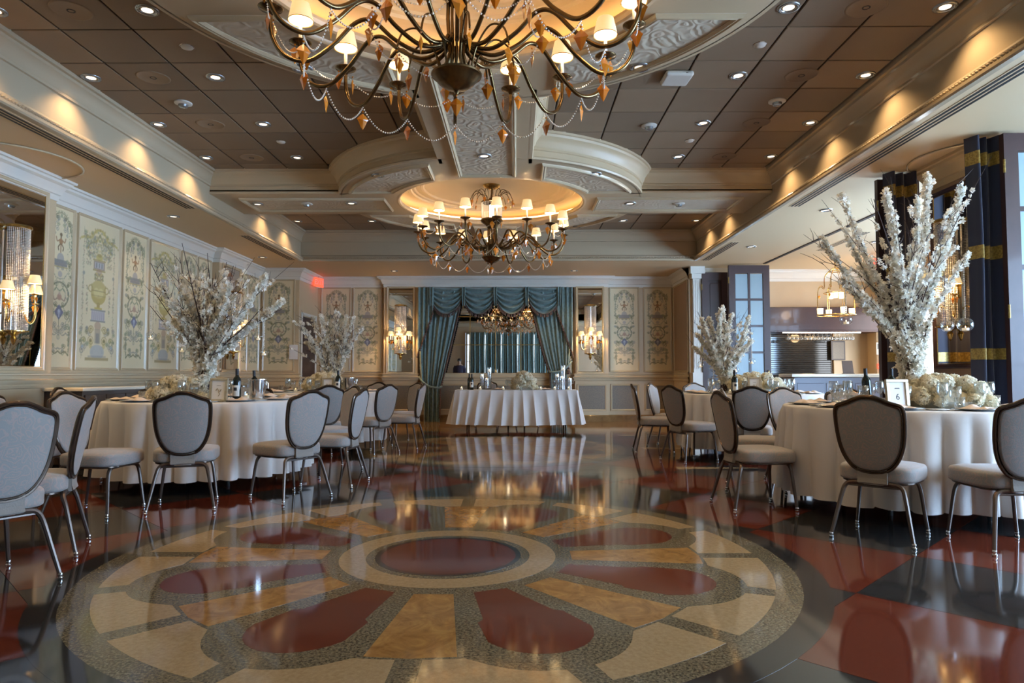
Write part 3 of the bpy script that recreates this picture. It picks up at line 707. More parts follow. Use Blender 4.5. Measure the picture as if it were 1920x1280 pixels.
# other walls
wall_right = wallbox('wall_right', [(XR, XR+0.1, -1, 0.2, 0, ZS), (XR, XR+0.1, 5.6, 7.3, 0, ZS), (XR, XR+0.1, 9.9, 12.4, 0, ZS), (XR, XR+0.1, 7.3, 9.9, 2.9, ZS), (XR, XR+0.1, 7.3, 9.9, 0, 0.3), (XR, XR+0.1, 14.15, 16.6, 0, ZS), (XR, XR+0.1, 0.2, 5.6, 2.9, ZS), (XR, XR+0.1, 0.2, 5.6, 0, 0.3), (XR, XR+0.1, 12.4, 14.15, 2.6, ZS), (XR, XR+0.1, 12.4, 14.15, 0, 0.2)], 'soffit')
wall_front = wallbox('wall_front', [(XL-0.1, -2.4, Y0-0.1, Y0, 0, ZS), (1.7, XR, Y0-0.1, Y0, 0, ZS), (-2.4, 1.7, Y0-0.1, Y0, 2.95, ZS), (-2.4, 1.7, Y0-0.1, Y0, 0, 0.3)], 'sidewall')
MB().box(TX0, TX1, TY0-0.05, TY0, ZS, ZT+0.02).build('trim_14', 'bulkhead', kind='structure')

def window(n, mtx, W, z0, z1, cols, rows, m, fw=0.07):
    """frame, muntins and separate daylit panes, local x along the wall, -y into the room"""
    mb = MB(); mb.box(-W/2, -W/2+fw, -0.03, 0.05, z0, z1); mb.box(W/2-fw, W/2, -0.03, 0.05, z0, z1); mb.box(-W/2, W/2, -0.03, 0.05, z0, z0+fw); mb.box(-W/2, W/2, -0.03, 0.05, z1-fw, z1)
    o = mb.build('window_%d' % n, 'white', kind='structure', mtx=mtx)
    cw = (W-2*fw)/cols; rh = (z1-z0-2*fw)/rows
    for i in range(1, cols): MB().box(-W/2+fw+i*cw-0.015, -W/2+fw+i*cw+0.015, -0.02, 0.03, z0+fw, z1-fw).build('muntin', 'white', o)
    for j in range(1, rows): MB().box(-W/2+fw, W/2-fw, -0.02, 0.03, z0+fw+j*rh-0.015, z0+fw+j*rh+0.015).build('muntin', 'white', o)
    for i in range(cols):
        for j in range(rows):
            MB().box(-W/2+fw+i*cw+0.015, -W/2+fw+(i+1)*cw-0.015, 0.03, 0.035, z0+fw+j*rh+0.015, z0+fw+(j+1)*rh-0.015).build('pane', m, o)
    return o
MR = lambda y: T(XR, y, 0, rz=-PI/2)
window(1, MR(1.6), 2.6, 0.3, 2.9, 3, 3, 'sky'); window(2, MR(4.25), 2.6, 0.3, 2.9, 3, 3, 'sky')
window(5, MR(8.6), 2.6, 0.3, 2.9, 3, 3, 'sky')  # unseen window, added to throw daylight on the sweetheart table and back wall
window(3, MR(13.27), 1.7, 0.2, 2.6, 1, 1, 'skybar')
window(4, T(-0.35, Y0, 0, rz=PI), 4.05, 0.3, 2.95, 6, 2, 'skyback')
MB().box(-0.85, 0.85, -0.16, -0.03, 2.35, 2.5).build('window_valance', 'white', bpy.data.objects['window_3'])

# ------------------------------------------------------------------ mirrors
def wall_mirror(label, mtx, W, z0, z1, cols=0, rows=0, group=None, fr='cream_gloss'):
    t = thing('wall_mirror', label, 'mirror', group=group); t.matrix_world = mtx @ T(0, 0, z0); H = z1-z0
    MB().box(-W/2, W/2, -0.012, 0, 0, H).build('mirror_glass', 'mirror', t)
    fm = MB(); rect_frame(fm, -W/2, W/2, 0, H, 0.045, 0.03); fm.build('mirror_frame', fr, t)
    fb = MB(); rect_frame(fb, -W/2+0.012, W/2-0.012, 0.012, H-0.012, 0.012, 0.016); fb.build('gilt_fillet', 'gold', t)
    for i in range(1, cols): MB().box(-W/2+i*W/cols-0.008, -W/2+i*W/cols+0.008, -0.022, -0.012, 0, H).build('muntin', 'gold', t)
    for j in range(1, rows): MB().box(-W/2, W/2, -0.022, -0.012, j*H/rows-0.008, j*H/rows+0.008).build('muntin', 'gold', t)
    return t
wall_mirror('large gridded mirror with gilt bars behind the sweetheart table', T(-0.49, YB, 0), 3.42, 1.07, 2.97, 6, 3)
wall_mirror('tall narrow mirror on the pilaster left of the teal curtains', T(-2.6, YB-0.12, 0), 0.54, 1.10, 2.96)
wall_mirror('tall narrow mirror on the pilaster right of the teal curtains', T(1.62, YB-0.12, 0), 0.54, 1.10, 2.96)
wall_mirror('wide mirror at the left edge behind a crystal sconce', T(XL+0.12, 6.80, 0, rz=PI/2), 1.12, 1.13, 3.0)
wall_mirror('mirror on the far left pilaster behind the tall blossom tree', T(XL+0.12, 12.25, 0, rz=PI/2), 0.72, 1.13, 2.96)

# ------------------------------------------------------------------ pier on the right with its mirror
PX = 4.40
wallbox('trim_15', [(PX, 4.95, 6.45, 7.25, 0, ZS)], 'sidewall')
MB().sweep(CROWN, [(4.95, 6.45), (PX, 6.45), (PX, 7.25), (4.95, 7.25)]).build('trim_16', 'soffit', smooth=True, angle=0.5, kind='structure')
wall_mirror('mirror on the right pier behind a shaded sconce', T(PX, 6.86, 0, rz=-PI/2), 0.60, 1.15, 2.9, fr='wood_dark')
def track(cx, cy, r, a0, a1, label):
    o = MB().tube([(cx+r*math.cos(a0+(a1-a0)*i/30), cy+r*math.sin(a0+(a1-a0)*i/30), ZS-0.012) for i in range(31)], 0.010, 6).build('curved_ceiling_bead', 'cream_gloss', smooth=True)
    tag(o, label, 'ceiling trim')
track(-5.15, 6.82, 0.62, -PI/2, PI/2, 'thin curved bead on the ceiling above the left edge mirror')
track(4.62, 6.82, 0.60, PI/2, 3*PI/2, 'thin curved bead on the ceiling above the right pier')
MB().box(4.84, 4.90, 7.3, 13.4, ZS-0.01, ZS+0.001).build('trim_17', 'dark', kind='structure')

# ------------------------------------------------------------------ sconces
def shade_parts(parent, x, y, z, r0=0.045, r1=0.068, h=0.09, n=20):
    fl = lambda r, k: r
    sh = MB().lathe([(r1, 0), (r1+0.001, 0.004), (r0, h), (r0-0.002, h), (r1-0.003, 0.004)], n).build('lamp_shade', 'shade', parent, smooth=True, mtx=T(x, y, z))
    MB().lathe([(r1-0.004, 0.003), (r0-0.004, h-0.002), (0.012, h-0.012)], n).build('lining', 'shade_in', sh, smooth=True)
    MB().lathe([(r1+0.002, -0.002), (r1+0.002, 0.004), (r1-0.002, 0.004)], n).build('trim_band', 'gold', sh)
    return sh
KITE = [(0, 0), (0.30, 0.24), (0.5, 0.42), (0.36, 0.62), (0.12, 0.90), (0, 1.0)]
def pendant_mesh(L, name='amber_pendant', m='amber'):
    mb = MB(); v = []
    for sgn in (1,):
        pts = [(0, 0), (0.10, -0.10), (0.16, -0.13), (0.34, -0.34), (0.26, -0.46), (0.12, -0.80), (0, -1.0), (-0.12, -0.80), (-0.26, -0.46), (-0.34, -0.34), (-0.16, -0.13), (-0.10, -0.10)]
        v = [(x*L, 0, z*L) for x, z in pts] + [(0, L*0.11, -0.40*L), (0, -L*0.11, -0.40*L)]
    n = 12; f = [(i, (i+1) % n, n+1) for i in range(n)] + [((i+1) % n, i, n) for i in range(n)]
    mb.add(v, f); mb.octa((0, 0, 0.012), 0.008)
    return mb.mesh(name, m)
PEND = pendant_mesh(0.112); PENDS = pendant_mesh(0.075)
def sconce(label, mtx, lit=True):
    t = thing('crystal_sconce', label, 'wall lamp', group='crystal sconces on the mirrors'); t.matrix_world = mtx
    MB().cbox(-0.06, 0.06, -0.03, 0, -0.14, 0.14, 0.01).build('back_plate', 'gold', t)
    mb = MB()
    for k in range(22):
        a = PI + PI*k/21; x, y = 0.125*math.cos(a), -0.05+0.125*math.sin(a)*0.85
        for j in range(66): mb.octa((x, y, 0.62-j*0.0160), 0.0082)
    mb.build('crystal_column', 'crystal', t)
    MB().lathe([(0.13, 0), (0.135, 0.01), (0.13, 0.03), (0.10, 0.04), (0.10, 0)], 24, closed=True).build('crown_ring', 'gold', t, smooth=True, mtx=T(0, -0.05, 0.62))
    MB().lathe([(0, 0.62), (0.035, 0.62), (0.035, -0.42), (0, -0.42)], 12).build('core_tube', 'silver', t, mtx=T(0, -0.05, 0))
    MB().lathe([(0, -0.10), (0.014, -0.08), (0.03, -0.03), (0.018, -0.005), (0.05, 0.02), (0.13, 0.04), (0.13, 0.05), (0, 0.05)], 24).build('finial_bowl', 'gold', t, smooth=True, mtx=T(0, -0.05, -0.47))
    for k, (ax, ay, az) in enumerate(((-0.20, -0.12, -0.02), (0.20, -0.12, -0.02), (0.0, -0.25, 0.06))):
        ln = math.hypot(ax, ay+0.05); P = spline([(0, -0.05, -0.30), (ax*0.35, -0.05+(ay+0.05)*0.35, -0.22), (ax*0.75, -0.05+(ay+0.05)*0.75, -0.34), (ax*1.02, -0.05+(ay+0.05)*1.02, -0.27), (ax, ay, az-0.12)], 6)
        MB().tube(P, 0.006, 6).build('arm', 'gold', t, smooth=True)
        MB().lathe([(0, 0), (0.012, 0), (0.036, 0.012), (0.036, 0.016), (0.012, 0.012), (0.012, 0.02)], 16).build('drip_cup', 'gold', t, smooth=True, mtx=T(ax, ay, az-0.12))
        MB().lathe([(0.009, 0), (0.009, 0.10), (0, 0.10)], 10).build('candle', 'china', t, mtx=T(ax, ay, az-0.10))
        shade_parts(t, ax, ay, az, 0.042, 0.064, 0.085)
        for dx in (-0.03, 0.03): inst('amber_pendant', PENDS, t, T(ax+dx, ay, az-0.125))
        if lit: lamp('bulb_light', 'POINT', L_SCONCE, WARM, (ax, ay, az+0.05), t, 0.03)
    return t
SZ = 1.93
sconce('crystal column sconce with three shades on the left edge mirror', T(XL+0.135, 6.88, SZ-0.02, rz=PI/2))
sconce('crystal column sconce on the far left pilaster behind the blossom tree', T(XL+0.135, 12.25, SZ-0.05, rz=PI/2))
sconce('crystal column sconce on the mirror left of the teal curtains', T(-2.6, YB-0.135, SZ))
sconce('crystal column sconce on the mirror right of the teal curtains', T(1.62, YB-0.135, SZ))
sconce('crystal column sconce on the right pier mirror behind blossoms', T(PX-0.015, 6.86, SZ+0.02, rz=-PI/2))

# ------------------------------------------------------------------ drapery
def drape_fn(W0, W1f, H, pleats, amp, seed=0):
    """u along, v from top (0) to bottom (1); W1f(v)->(left, right) edges"""
    rs = random.Random(seed); ph = [rs.uniform(-0.6, 0.6) for _ in range(pleats+2)]
    def fn(u, v):
        l, r = W1f(v); s = u*pleats; k = int(min(s, pleats-1)); x = l+(r-l)*u
        a = amp*min(1.0, (r-l)/W0*1.0+0.35)
        return (x + 0.006*math.sin(9*v+ph[k]*4), -a*(0.5-0.5*math.cos(2*PI*s)) - a*0.35*math.sin(PI*2*s*0.5+ph[k]), H*(1-v))
    return fn
def curtain(name, label, mtx, W, H, pleats, amp, m, bands=(), bandm='bandgold', group=None, edge=None):
    t = thing(name, label, 'curtain', group=group); t.matrix_world = mtx
    fn = drape_fn(W, edge or (lambda v: (-W/2, W/2)), H, pleats, amp, pleats)
    MB().grid(fn, pleats*8, 24).build('curtain_panel', m, t, smooth=True, angle=None)
    for z0, z1 in bands:
        def g_(u, v):
            vv = 1-(z1-(z1-z0)*v)/H; p = fn(u, vv); return (p[0], p[1]-0.004, p[2])
        MB().grid(g_, pleats*8, 1).build('gold_band', bandm, t, smooth=True, angle=None)
    return t
bands = [(0.30, 0.39), (1.17, 1.27), (2.08, 2.20), (2.94, 3.06)]
curtain('navy_curtain', 'navy velvet curtain with gold bands in front of the near glazed door', T(4.27, 6.22, 0.01), 0.30, 3.2, 3, 0.09, 'navy', bands)
curtain('navy_curtain', 'navy velvet curtain with gold bands behind the tall right blossom tree', T(4.13, 7.32, 0.01), 0.34, 3.2, 3, 0.09, 'navy', bands)
for k, xx in enumerate((-1.85, -1.1, -0.35, 0.4, 1.15)):
    curtain('teal_drape', 'teal drape panel on the window wall behind the camera, %s from its left' % ('first', 'second', 'third', 'fourth', 'fifth')[k], T(xx, Y0+0.12, 0.01, rz=PI), 0.735, 2.95, 7, 0.07, 'teal', group='teal drapes on the window wall')

# the swagged curtains of the back wall
sw = thing('swagged_curtains', 'teal swag and tail curtains with tasselled edges framing the back mirror', 'curtain', (-0.49, YB-0.17, 0))
CX = -0.49
def swag(x0, x1, zt, sag):
    def fn(u, v):
        b = 1-(2*u-1)**2; x = x0+(x1-x0)*u
        drop = v*(0.30+0.31*(b**0.8))
        f = 0.042*math.sin(v*2*PI*4.5 - 1.2*b)*(0.35+b)
        e = max(0.0, (abs(2*u-1)-0.85)/0.15)
        return (x - (x-(x0+x1)/2)*0.05*v, -0.03-0.07*b*v**0.7 - f*(1-0.5*e), zt-drop)
    return fn
tass = MB().lathe([(0, 0), (0.011, -0.008), (0.008, -0.022), (0.017, -0.030), (0.020, -0.072), (0, -0.072)], 8).mesh('tassel', 'tassel')
def fringe(P, parent, n=None):
    MB().tube(P, 0.010, 6).build('braid', 'tassel', parent, smooth=True)
    step = 0.048; d = 0
    for i in range(1, len(P)):
        d += (P[i]-P[i-1]).length
        while d > step:
            d -= step; inst('tassel', tass, parent, T(P[i].x, P[i].y-0.005, P[i].z))
W_ = [(-1.44, -0.72), (-0.72, 0.0), (0.0, 0.72), (0.72, 1.44)]
for x0, x1 in W_:
    fn = swag(x0+0.015, x1-0.015, 2.975, 0.34)
    o = MB().grid(fn, 28, 54).build('swag', 'teal', sw, smooth=True, angle=None)
    fringe([Vector(fn(i/24, 1.0))+Vector((0, -0.012, 0)) for i in range(25)], o)
for x in (-0.70, 0.0, 0.70, -1.42, 1.42):
    MB().grid(lambda u, v: (x+(u-0.5)*0.09*(1-0.35*v), -0.10-0.02*math.sin(u*PI*3), 2.975-0.42*v), 12, 4).build('knot_tail', 'teal', sw, smooth=True, angle=None)
for s in (-1, 1):
    # cascade (jabot) at each end, cut on the diagonal
    def fn(u, v, s=s):
        L_ = 0.50+1.00*u; return (s*(1.36+0.36*u), -0.055-0.035*math.sin(u*PI*7), 2.975-L_*v)
    o = MB().grid(fn, 30, 10).build('cascade', 'teal', sw, smooth=True, angle=None)
    fringe([Vector(fn(i/20, 1.0)) + Vector((0, -0.012, 0)) for i in range(21)], o)
    zt = 0.78 if s < 0 else 1.12
    def edge(v, s=s, zt=zt):
        z = 2.9*(1-v)
        if z > zt: k = (z-zt)/(2.9-zt); inn = 1.235-0.02-(0.36*k**1.5); out = 1.62+0.10*k**0.5
        else: k = (zt-z)/zt; inn = 1.215+0.02*k; out = 1.60-0.02*k
        if z > zt: inn = 1.21-(0.48)*k**0.9
        return (inn, out) if s > 0 else (-out, -inn)
    f2 = drape_fn(0.75, edge, 2.9, 8, 0.055, 5)
    f3 = lambda u, v: (f2(u, v)[0], f2(u, v)[1]+0.03, f2(u, v)[2])
    o = MB().grid(f3, 72, 60).build('side_curtain', 'teal', sw, smooth=True, angle=None)
    ue = 0 if s > 0 else 1
    fringe([Vector(f3(ue, i/60)) + Vector((0, -0.02, 0)) for i in range(6, 58)], o)
    tb = MB().tube(spline([(s*1.70, 0.06, zt+0.22), (s*1.60, -0.06, zt+0.10), (s*1.42, -0.11, zt-0.01), (s*1.24, -0.07, zt-0.03), (s*1.19, 0.02, zt)], 6), 0.022, 8)
    o2 = tb.build('tie_back', 'teal', sw, smooth=True)
    inst('tassel', tass, o2, T(s*1.62, -0.08, zt+0.08, s=2.2))

# ------------------------------------------------------------------ folding partition leaves (mahogany, glazed) and doors
def glazed_leaf(label, mtx, W, H, cols=2, rows=4, solid=False):
    t = thing('partition_door_leaf', label, 'door'); t.matrix_world = mtx
    st = 0.125; zb = 0.95
    mb = MB(); mb.cbox(-W/2, -W/2+st, -0.03, 0.03, 0, H, 0.003); mb.cbox(W/2-st, W/2, -0.03, 0.03, 0, H, 0.003)
    mb.box(-W/2+st, W/2-st, -0.028, 0.028, H-0.16, H); mb.box(-W/2+st, W/2-st, -0.028, 0.028, 0, 0.25)
    if not solid: mb.box(-W/2+st, W/2-st, -0.028, 0.028, zb-0.15, zb)
    mb.build('frame', 'wood_dark', t)
    if solid:
        p = MB(); p.box(-W/2+st, W/2-st, -0.010, 0.010, 0.25, H-0.16); p.cbox(-W/2+st+0.04, W/2-st-0.04, -0.022, 0.01, 0.30, 1.0, 0.01); p.cbox(-W/2+st+0.04, W/2-st-0.04, -0.022, 0.01, 1.1, H-0.22, 0.01)
        p.build('raised_panel', 'wood_dark', t)
    else:
        MB().box(-W/2+st, W/2-st, -0.012, 0.012, 0.25, zb-0.15).build('raised_panel', 'wood_dark', t)
        cw = (W-2*st)/cols; rh = (H-0.16-zb)/rows
        for i in range(1, cols): MB().box(-W/2+st+i*cw-0.022, -W/2+st+i*cw+0.022, -0.022, 0.022, zb, H-0.16).build('muntin', 'wood_dark', t)
        for j in range(1, rows): MB().box(-W/2+st, W/2-st, -0.0215, 0.0215, zb+j*rh-0.022, zb+j*rh+0.022).build('muntin', 'wood_dark', t)
        for i in range(cols):
            for j in range(rows):
                x0, x1, z0, z1 = -W/2+st+i*cw+0.01, -W/2+st+(i+1)*cw-0.01, zb+j*rh+0.01, zb+(j+1)*rh-0.01
                p = MB().cbox(x0, x1, -0.008, 0.008, z0, z1, 0.004).build('pane', 'pane', t)
    for z in (0.3, H/2, H-0.3): MB().tube([(-W/2-0.005, -0.035, z-0.06), (-W/2-0.005, -0.035, z+0.06)], 0.010, 8).build('hinge', 'bandgold', t)
    MB().tube(spline([(W/2-0.06, -0.03, 0.98), (W/2-0.06, -0.07, 1.0), (W/2-0.06, -0.07, 1.1), (W/2-0.06, -0.03, 1.12)], 4), 0.008, 6).build('pull', 'gold', t)
    return t
glazed_leaf('far folded partition leaf with eight frosted panes beside the bar', T(4.57, 13.45, 0.005), 0.80, 3.19)
glazed_leaf('solid dark panelled partition leaf beside the white fluted column', T(3.99, 13.78, 0.005), 0.52, 3.10, solid=True)
glazed_leaf('near glazed partition leaf with frosted panes at the right edge', T(4.86, 6.05, 0.005), 1.06, 3.19, cols=2, rows=4)
glazed_leaf('dark partition leaf behind the navy curtain and tall right tree', T(4.20, 7.50, 0.005), 0.46, 3.19, solid=True)
# fluted white column at the corner
mb = MB(); mb.box(3.56, 3.72, 13.80, 13.95, 0, ZS); mb.box(3.5, 5.0, 13.95, 14.05, 0, ZS)
for k in range(4): mb.box(3.572+k*0.038, 3.592+k*0.038, 13.79, 13.80, 1.15, 2.95)
mb.box(3.53, 3.76, 13.76, 13.96, 0, 1.08); mb.box(3.53, 3.76, 13.76, 13.96, 2.98, 3.08); mb.box(3.50, 3.79, 13.73, 13.97, 3.08, ZS)
mb.build('trim_18', 'white', kind='structure')
# service door and its frame in the left return, notice, extinguisher, exit sign
dr = MB().cbox(-0.42, 0.42, -0.02, 0.02, 0.01, 2.25, 0.004).build('door_1', 'wood_dark', kind='structure', mtx=T(-4.49, 14.62, 0, rz=PI/2))
MB().tube([(0.34, -0.05, 1.0), (0.24, -0.05, 1.0)], 0.010, 8).build('door_handle', 'gold', dr)
fm = MB(); rect_frame(fm, -0.45, 0.45, 0.0, 2.28, 0.06, 0.03); fm.build('door_casing', 'white', dr)
tag(bevel(MB().box(-0.09, 0.09, -0.012, 0, 0, 0.30).build('wall_notice', 'paper', mtx=T(-4.62+0.02, 13.985, 1.35))), 'framed paper notice on the wall beside the left service door', 'notice')
def sign(name, label, mtx, two=False):
    t = thing(name, label, 'exit sign'); t.matrix_world = mtx
    MB().cbox(-0.16, 0.16, -0.012, 0.012, -0.10, 0.10, 0.003).build('sign_plate', 'exit', t)
    text_mesh('EXIT', 0.15, 0.001, 'exitdim', t, Matrix.Translation((0, -0.014, 0)) @ Matrix.Rotation(PI/2, 4, 'X'))
    MB().tube([(0, 0, 0.1), (0, 0, 0.16)], 0.008, 6).build('hanger', 'silver', t)
    return t
sign('exit_sign', 'red exit sign hanging at the left service door', T(-4.37, 14.9, 3.06, rz=1.22))
sign('exit_sign', 'red exit sign glimpsed through the tall right blossom tree', T(6.65, 12.4, 3.05))
# ------------------------------------------------------------------ bar recess on the right
wall_bar = wallbox('wall_bar', [(4.9, XR, 14.3, 14.4, 2.43, ZS), (4.9, XR, 16.2, 16.3, 0, ZS), (4.9, 5.3, 14.3, 14.4, 0, 2.43), (4.8, 4.9, 14.0, 16.2, 0, ZS), (7.5, XR, 14.3, 14.4, 0, 2.43)], 'cream')
MB().sweep([(o, z+0.0) for o, z in CROWN], [(XR, 14.3), (4.9, 14.3)]).build('trim_19', 'white', smooth=True, angle=0.5, kind='structure')
t = thing('bar_canopy', 'dark mahogany canopy box over the bar with a light strip', 'bar canopy', (6.35, 14.2, 1.93))
MB().cbox(-1.15, 1.13, -0.10, 0.6, 0, 0.50, 0.01).build('canopy_box', 'wood_dark', t)
MB().cbox(-1.17, 1.15, -0.12, 0.6, -0.012, 0.02, 0.004).build('canopy_moulding', 'wood_dark', t)
MB().box(-0.85, 0.75, -0.06, -0.02, -0.035, -0.013).build('light_strip', 'ledstrip', t)
t = thing('roller_shutter', 'black slatted roller shutter behind the bar', 'shutter', (6.17, 14.95, 0.6))
sl = MB().cbox(-0.68, 0.68, -0.012, 0.008, 0, 0.044, 0.006).mesh('slat', 'st_black')
for k in range(28): inst('slat', sl, t, T(0, 0, k*0.047))
for s in (-1, 1): MB().box(s*0.70-0.03, s*0.70+0.03, -0.03, 0.03, 0, 1.4).build('guide_rail', 'bronze', t)
MB().box(-0.74, 0.74, -0.05, 0.12, 1.32, 1.5).build('shutter_housing', 'bronze', t)
t = thing('bar_counter', 'bar counter with cream marble top and grey front', 'counter', (6.1, 13.25, 0))
MB().cbox(-0.85, 0.85, -0.25, 0.30, 0, 0.99, 0.01).build('counter_body', 'navymat', t)
MB().cbox(-0.92, 0.92, -0.32, 0.34, 0.99, 1.055, 0.012).build('counter_top', 'marble', t)
for k in range(3): MB().cbox(-0.80+k*0.55, -0.80+k*0.55+0.5, -0.262, -0.25, 0.15, 0.88, 0.01).build('front_panel', 'navymat', t)
lamp('bar_light', 'POINT', L_BAR*0.25, WARM, (6.2, 14.6, 1.85), radius=0.1)
# stemware hanging under the canopy
gm = MB().lathe([(0, 0), (0.033, -0.001), (0.033, -0.003), (0.004, -0.008), (0.004, -0.075), (0.02, -0.085), (0.036, -0.115), (0.034, -0.16), (0.032, -0.16), (0.034, -0.115), (0, -0.088)], 10)
me = gm.mesh('hanging_glass', 'glass', True)
for k in range(16):
    for r in range(2):
        o = inst('hanging_glass', me); o.location = (5.62+k*0.088+0.03*r, 14.16+0.13*r, 1.915)
        tag(o, 'upturned stemmed glass in the %s row under the bar canopy, %s from its left end' % (('front', 'rear')[r], ORD[k]), 'glass', 'stemware hanging under the bar canopy')
gr = MB()
for k in range(17): gr.box(5.57+k*0.088, 5.585+k*0.088, 14.10, 14.40, 1.912, 1.919)
tag(gr.build('glass_rack', 'gold'), 'brass rack holding upturned glasses under the bar canopy', 'glass rack')
t = thing('bar_picture', 'grey framed picture on the wall right of the shutter', 'picture', (6.95, 14.85, 1.35))
MB().cbox(-0.15, 0.15, -0.02, 0, 0, 0.42, 0.004).build('picture_frame', 'cabinet', t); MB().box(-0.12, 0.12, -0.023, -0.02, 0.03, 0.39).build('picture_sheet', 'dado', t)
wallbox('trim_20', [(6.87, XR, 14.87, 14.95, 0, 2.4)], 'cream')
t = thing('thermostat_panel', 'white control panel on the wall beside the bright window', 'panel', (7.53, 14.28, 1.45)); MB().cbox(-0.055, 0.055, -0.02, 0, 0, 0.26, 0.005).build('cover', 'white', t); MB().box(-0.04, 0.04, -0.022, -0.02, 0.12, 0.23).build('screen', 'charger', t)
t = thing('fire_alarm', 'small red fire alarm pull below the white panel', 'alarm', (7.53, 14.28, 1.16)); MB().cbox(-0.045, 0.045, -0.03, 0, 0, 0.10, 0.005).build('alarm_box', 'exit', t); MB().box(-0.025, 0.025, -0.034, -0.03, 0.03, 0.05).build('pull_bar', 'white', t)
t = thing('bar_stand', 'dark upright display stand on the bar counter', 'stand', (6.42, 13.3, 1.055)); MB().cbox(-0.10, 0.10, -0.01, 0.01, 0, 0.26, 0.004, T(rx=-0.2)).build('board', 'cabinet', t); MB().box(-0.1, 0.1, -0.04, 0.06, 0, 0.01).build('foot', 'dark', t)

# cage lantern
t = thing('cage_lantern', 'gilt birdcage lantern with glowing glass cups above the bar', 'lantern', (6.02, 12.9, 2.06))
R_ = 0.34
for r, z in ((R_, 0.10), (R_*0.62, 0.52), (R_*0.62, 0.10), (R_*0.35, 0.93)): MB().tube([(r*math.cos(2*PI*k/24), r*math.sin(2*PI*k/24), z) for k in range(24)], 0.008, 6, closed=True).build('cage_hoop', 'gold', t, smooth=True)
for k in range(8):
    a = 2*PI*k/8; c, s = math.cos(a), math.sin(a)
    MB().tube(spline([(R_*c, R_*s, 0.10), (R_*c, R_*s, 0.45), (R_*0.95*c, R_*0.95*s, 0.60), (R_*0.8*c, R_*0.8*s, 0.66), (R_*0.62*c, R_*0.62*s, 0.62), (R_*0.60*c, R_*0.6*s, 0.82), (R_*0.35*c, R_*0.35*s, 0.93), (R_*0.1*c, R_*0.1*s, 1.0)], 4), 0.006, 5).build('cage_rib', 'gold', t, smooth=True)
    if k % 2 == 0:
        MB().lathe([(0, 0), (0.05, 0), (0.055, 0.11), (0.052, 0.11), (0.047, 0.005), (0, 0.005)], 14).build('glass_cup', 'shade_in', t, smooth=True, mtx=T(0.30*c, 0.30*s, 0.12))
    else: inst('amber_pendant', PENDS, t, T(R_*c*0.9, R_*s*0.9, 0.5))
for k in range(3): MB().lathe([(0, 0), (0.045, 0), (0.05, 0.12), (0, 0.12)], 12).build('glass_cup', 'shade_in', t, smooth=True, mtx=T(0.11*math.cos(k*2.1), 0.11*math.sin(k*2.1), 0.42))
MB().tube([(0, 0, 1.0), (0, 0, 1.165)], 0.012, 8).build('stem', 'gold', t)
lamp('lantern_light', 'POINT', 18, WARM, (0, 0, 0.3), t, 0.1)
# dark console beside the left wall
t = thing('console_cabinet', 'low dark cabinet with a pale marble top against the left wall', 'cabinet', (-4.98, 8.25, 0), PI/2)
MB().cbox(-0.80, 0.80, -0.22, 0.22, 0.06, 0.86, 0.006).build('body', 'cabinet', t); MB().box(-0.78, 0.78, -0.18, 0.2, 0, 0.06).build('plinth', 'dark', t)
MB().cbox(-0.84, 0.84, -0.25, 0.24, 0.86, 0.90, 0.008).build('marble_top', 'marble', t)
for k in range(4):
    d = MB().cbox(-0.77+k*0.39, -0.77+k*0.39+0.37, -0.238, -0.22, 0.10, 0.82, 0.006).build('door', 'cabinet', t)
    MB().ball((-0.77+k*0.39+(0.33 if k % 2 == 0 else 0.04), -0.25, 0.5), 0.014).build('knob', 'gold', d)

# ------------------------------------------------------------------ things in the ceiling
dl_ring = MB().lathe([(0.085, 0), (0.083, -0.008), (0.062, -0.012), (0.055, -0.004), (0.048, 0.012)], 24).mesh('trim_ring', 'charger', True)
dl_lens = MB().lathe([(0, -0.003), (0.042, -0.003)], 20).mesh('lens', 'lens')
def downlight(x, y, z, label, spot=L_DOWN, size=75, blend=0.6, group='recessed ceiling downlights'):
    t = thing('recessed_downlight', label, 'downlight', (x, y, z), group=group)
    inst('trim_ring', dl_ring, t); inst('lens', dl_lens, t)
    if spot: lamp('downlight_beam', 'SPOT', spot, (1.0, 0.70, 0.38), (0, 0, -0.02), t, 0.03, (0, 0, 0), spot_size=math.radians(size), spot_blend=blend)
    return t
for side, xs_ in (('left', (-3.96, -2.80)), ('right', (2.04, 3.21))):
    for k, y in enumerate((5.02, 6.19, 7.38, 8.54)):
        for x in xs_:
            edge_ = abs(x-(-3.96)) < .01 or abs(x-3.21) < .01
            downlight(x, y, ZT, 'downlight in the brown tiles, %s %s row, %s from the camera' % (side, 'outer' if edge_ else 'inner', ('nearest', 'second', 'third', 'farthest')[k]), L_SPOT if edge_ else L_DOWN, 118 if edge_ else 80, 0.75)
for k, y in enumerate((11.05, 12.15)):
    for x in (-3.96, -2.62, 1.9, 3.21):
        edge_ = x in (-3.96, 3.21)
        downlight(x, y, ZT, 'downlight in the far tile field, %s, %s row' % ('%s %s side' % ('outer' if edge_ else 'inner', 'left' if x < 0 else 'right'), ('front', 'rear')[k]), L_SPOT if edge_ else 0, 118, 0.75)
for k, y in enumerate((2.7, 3.85)):
    for x in (-3.96, 3.21): downlight(x, y, ZT, 'downlight in the tiles overhead out of frame, %s, %s side' % (('nearest', 'second')[k], 'left' if x < 0 else 'right'), L_SPOT, 118, 0.75)
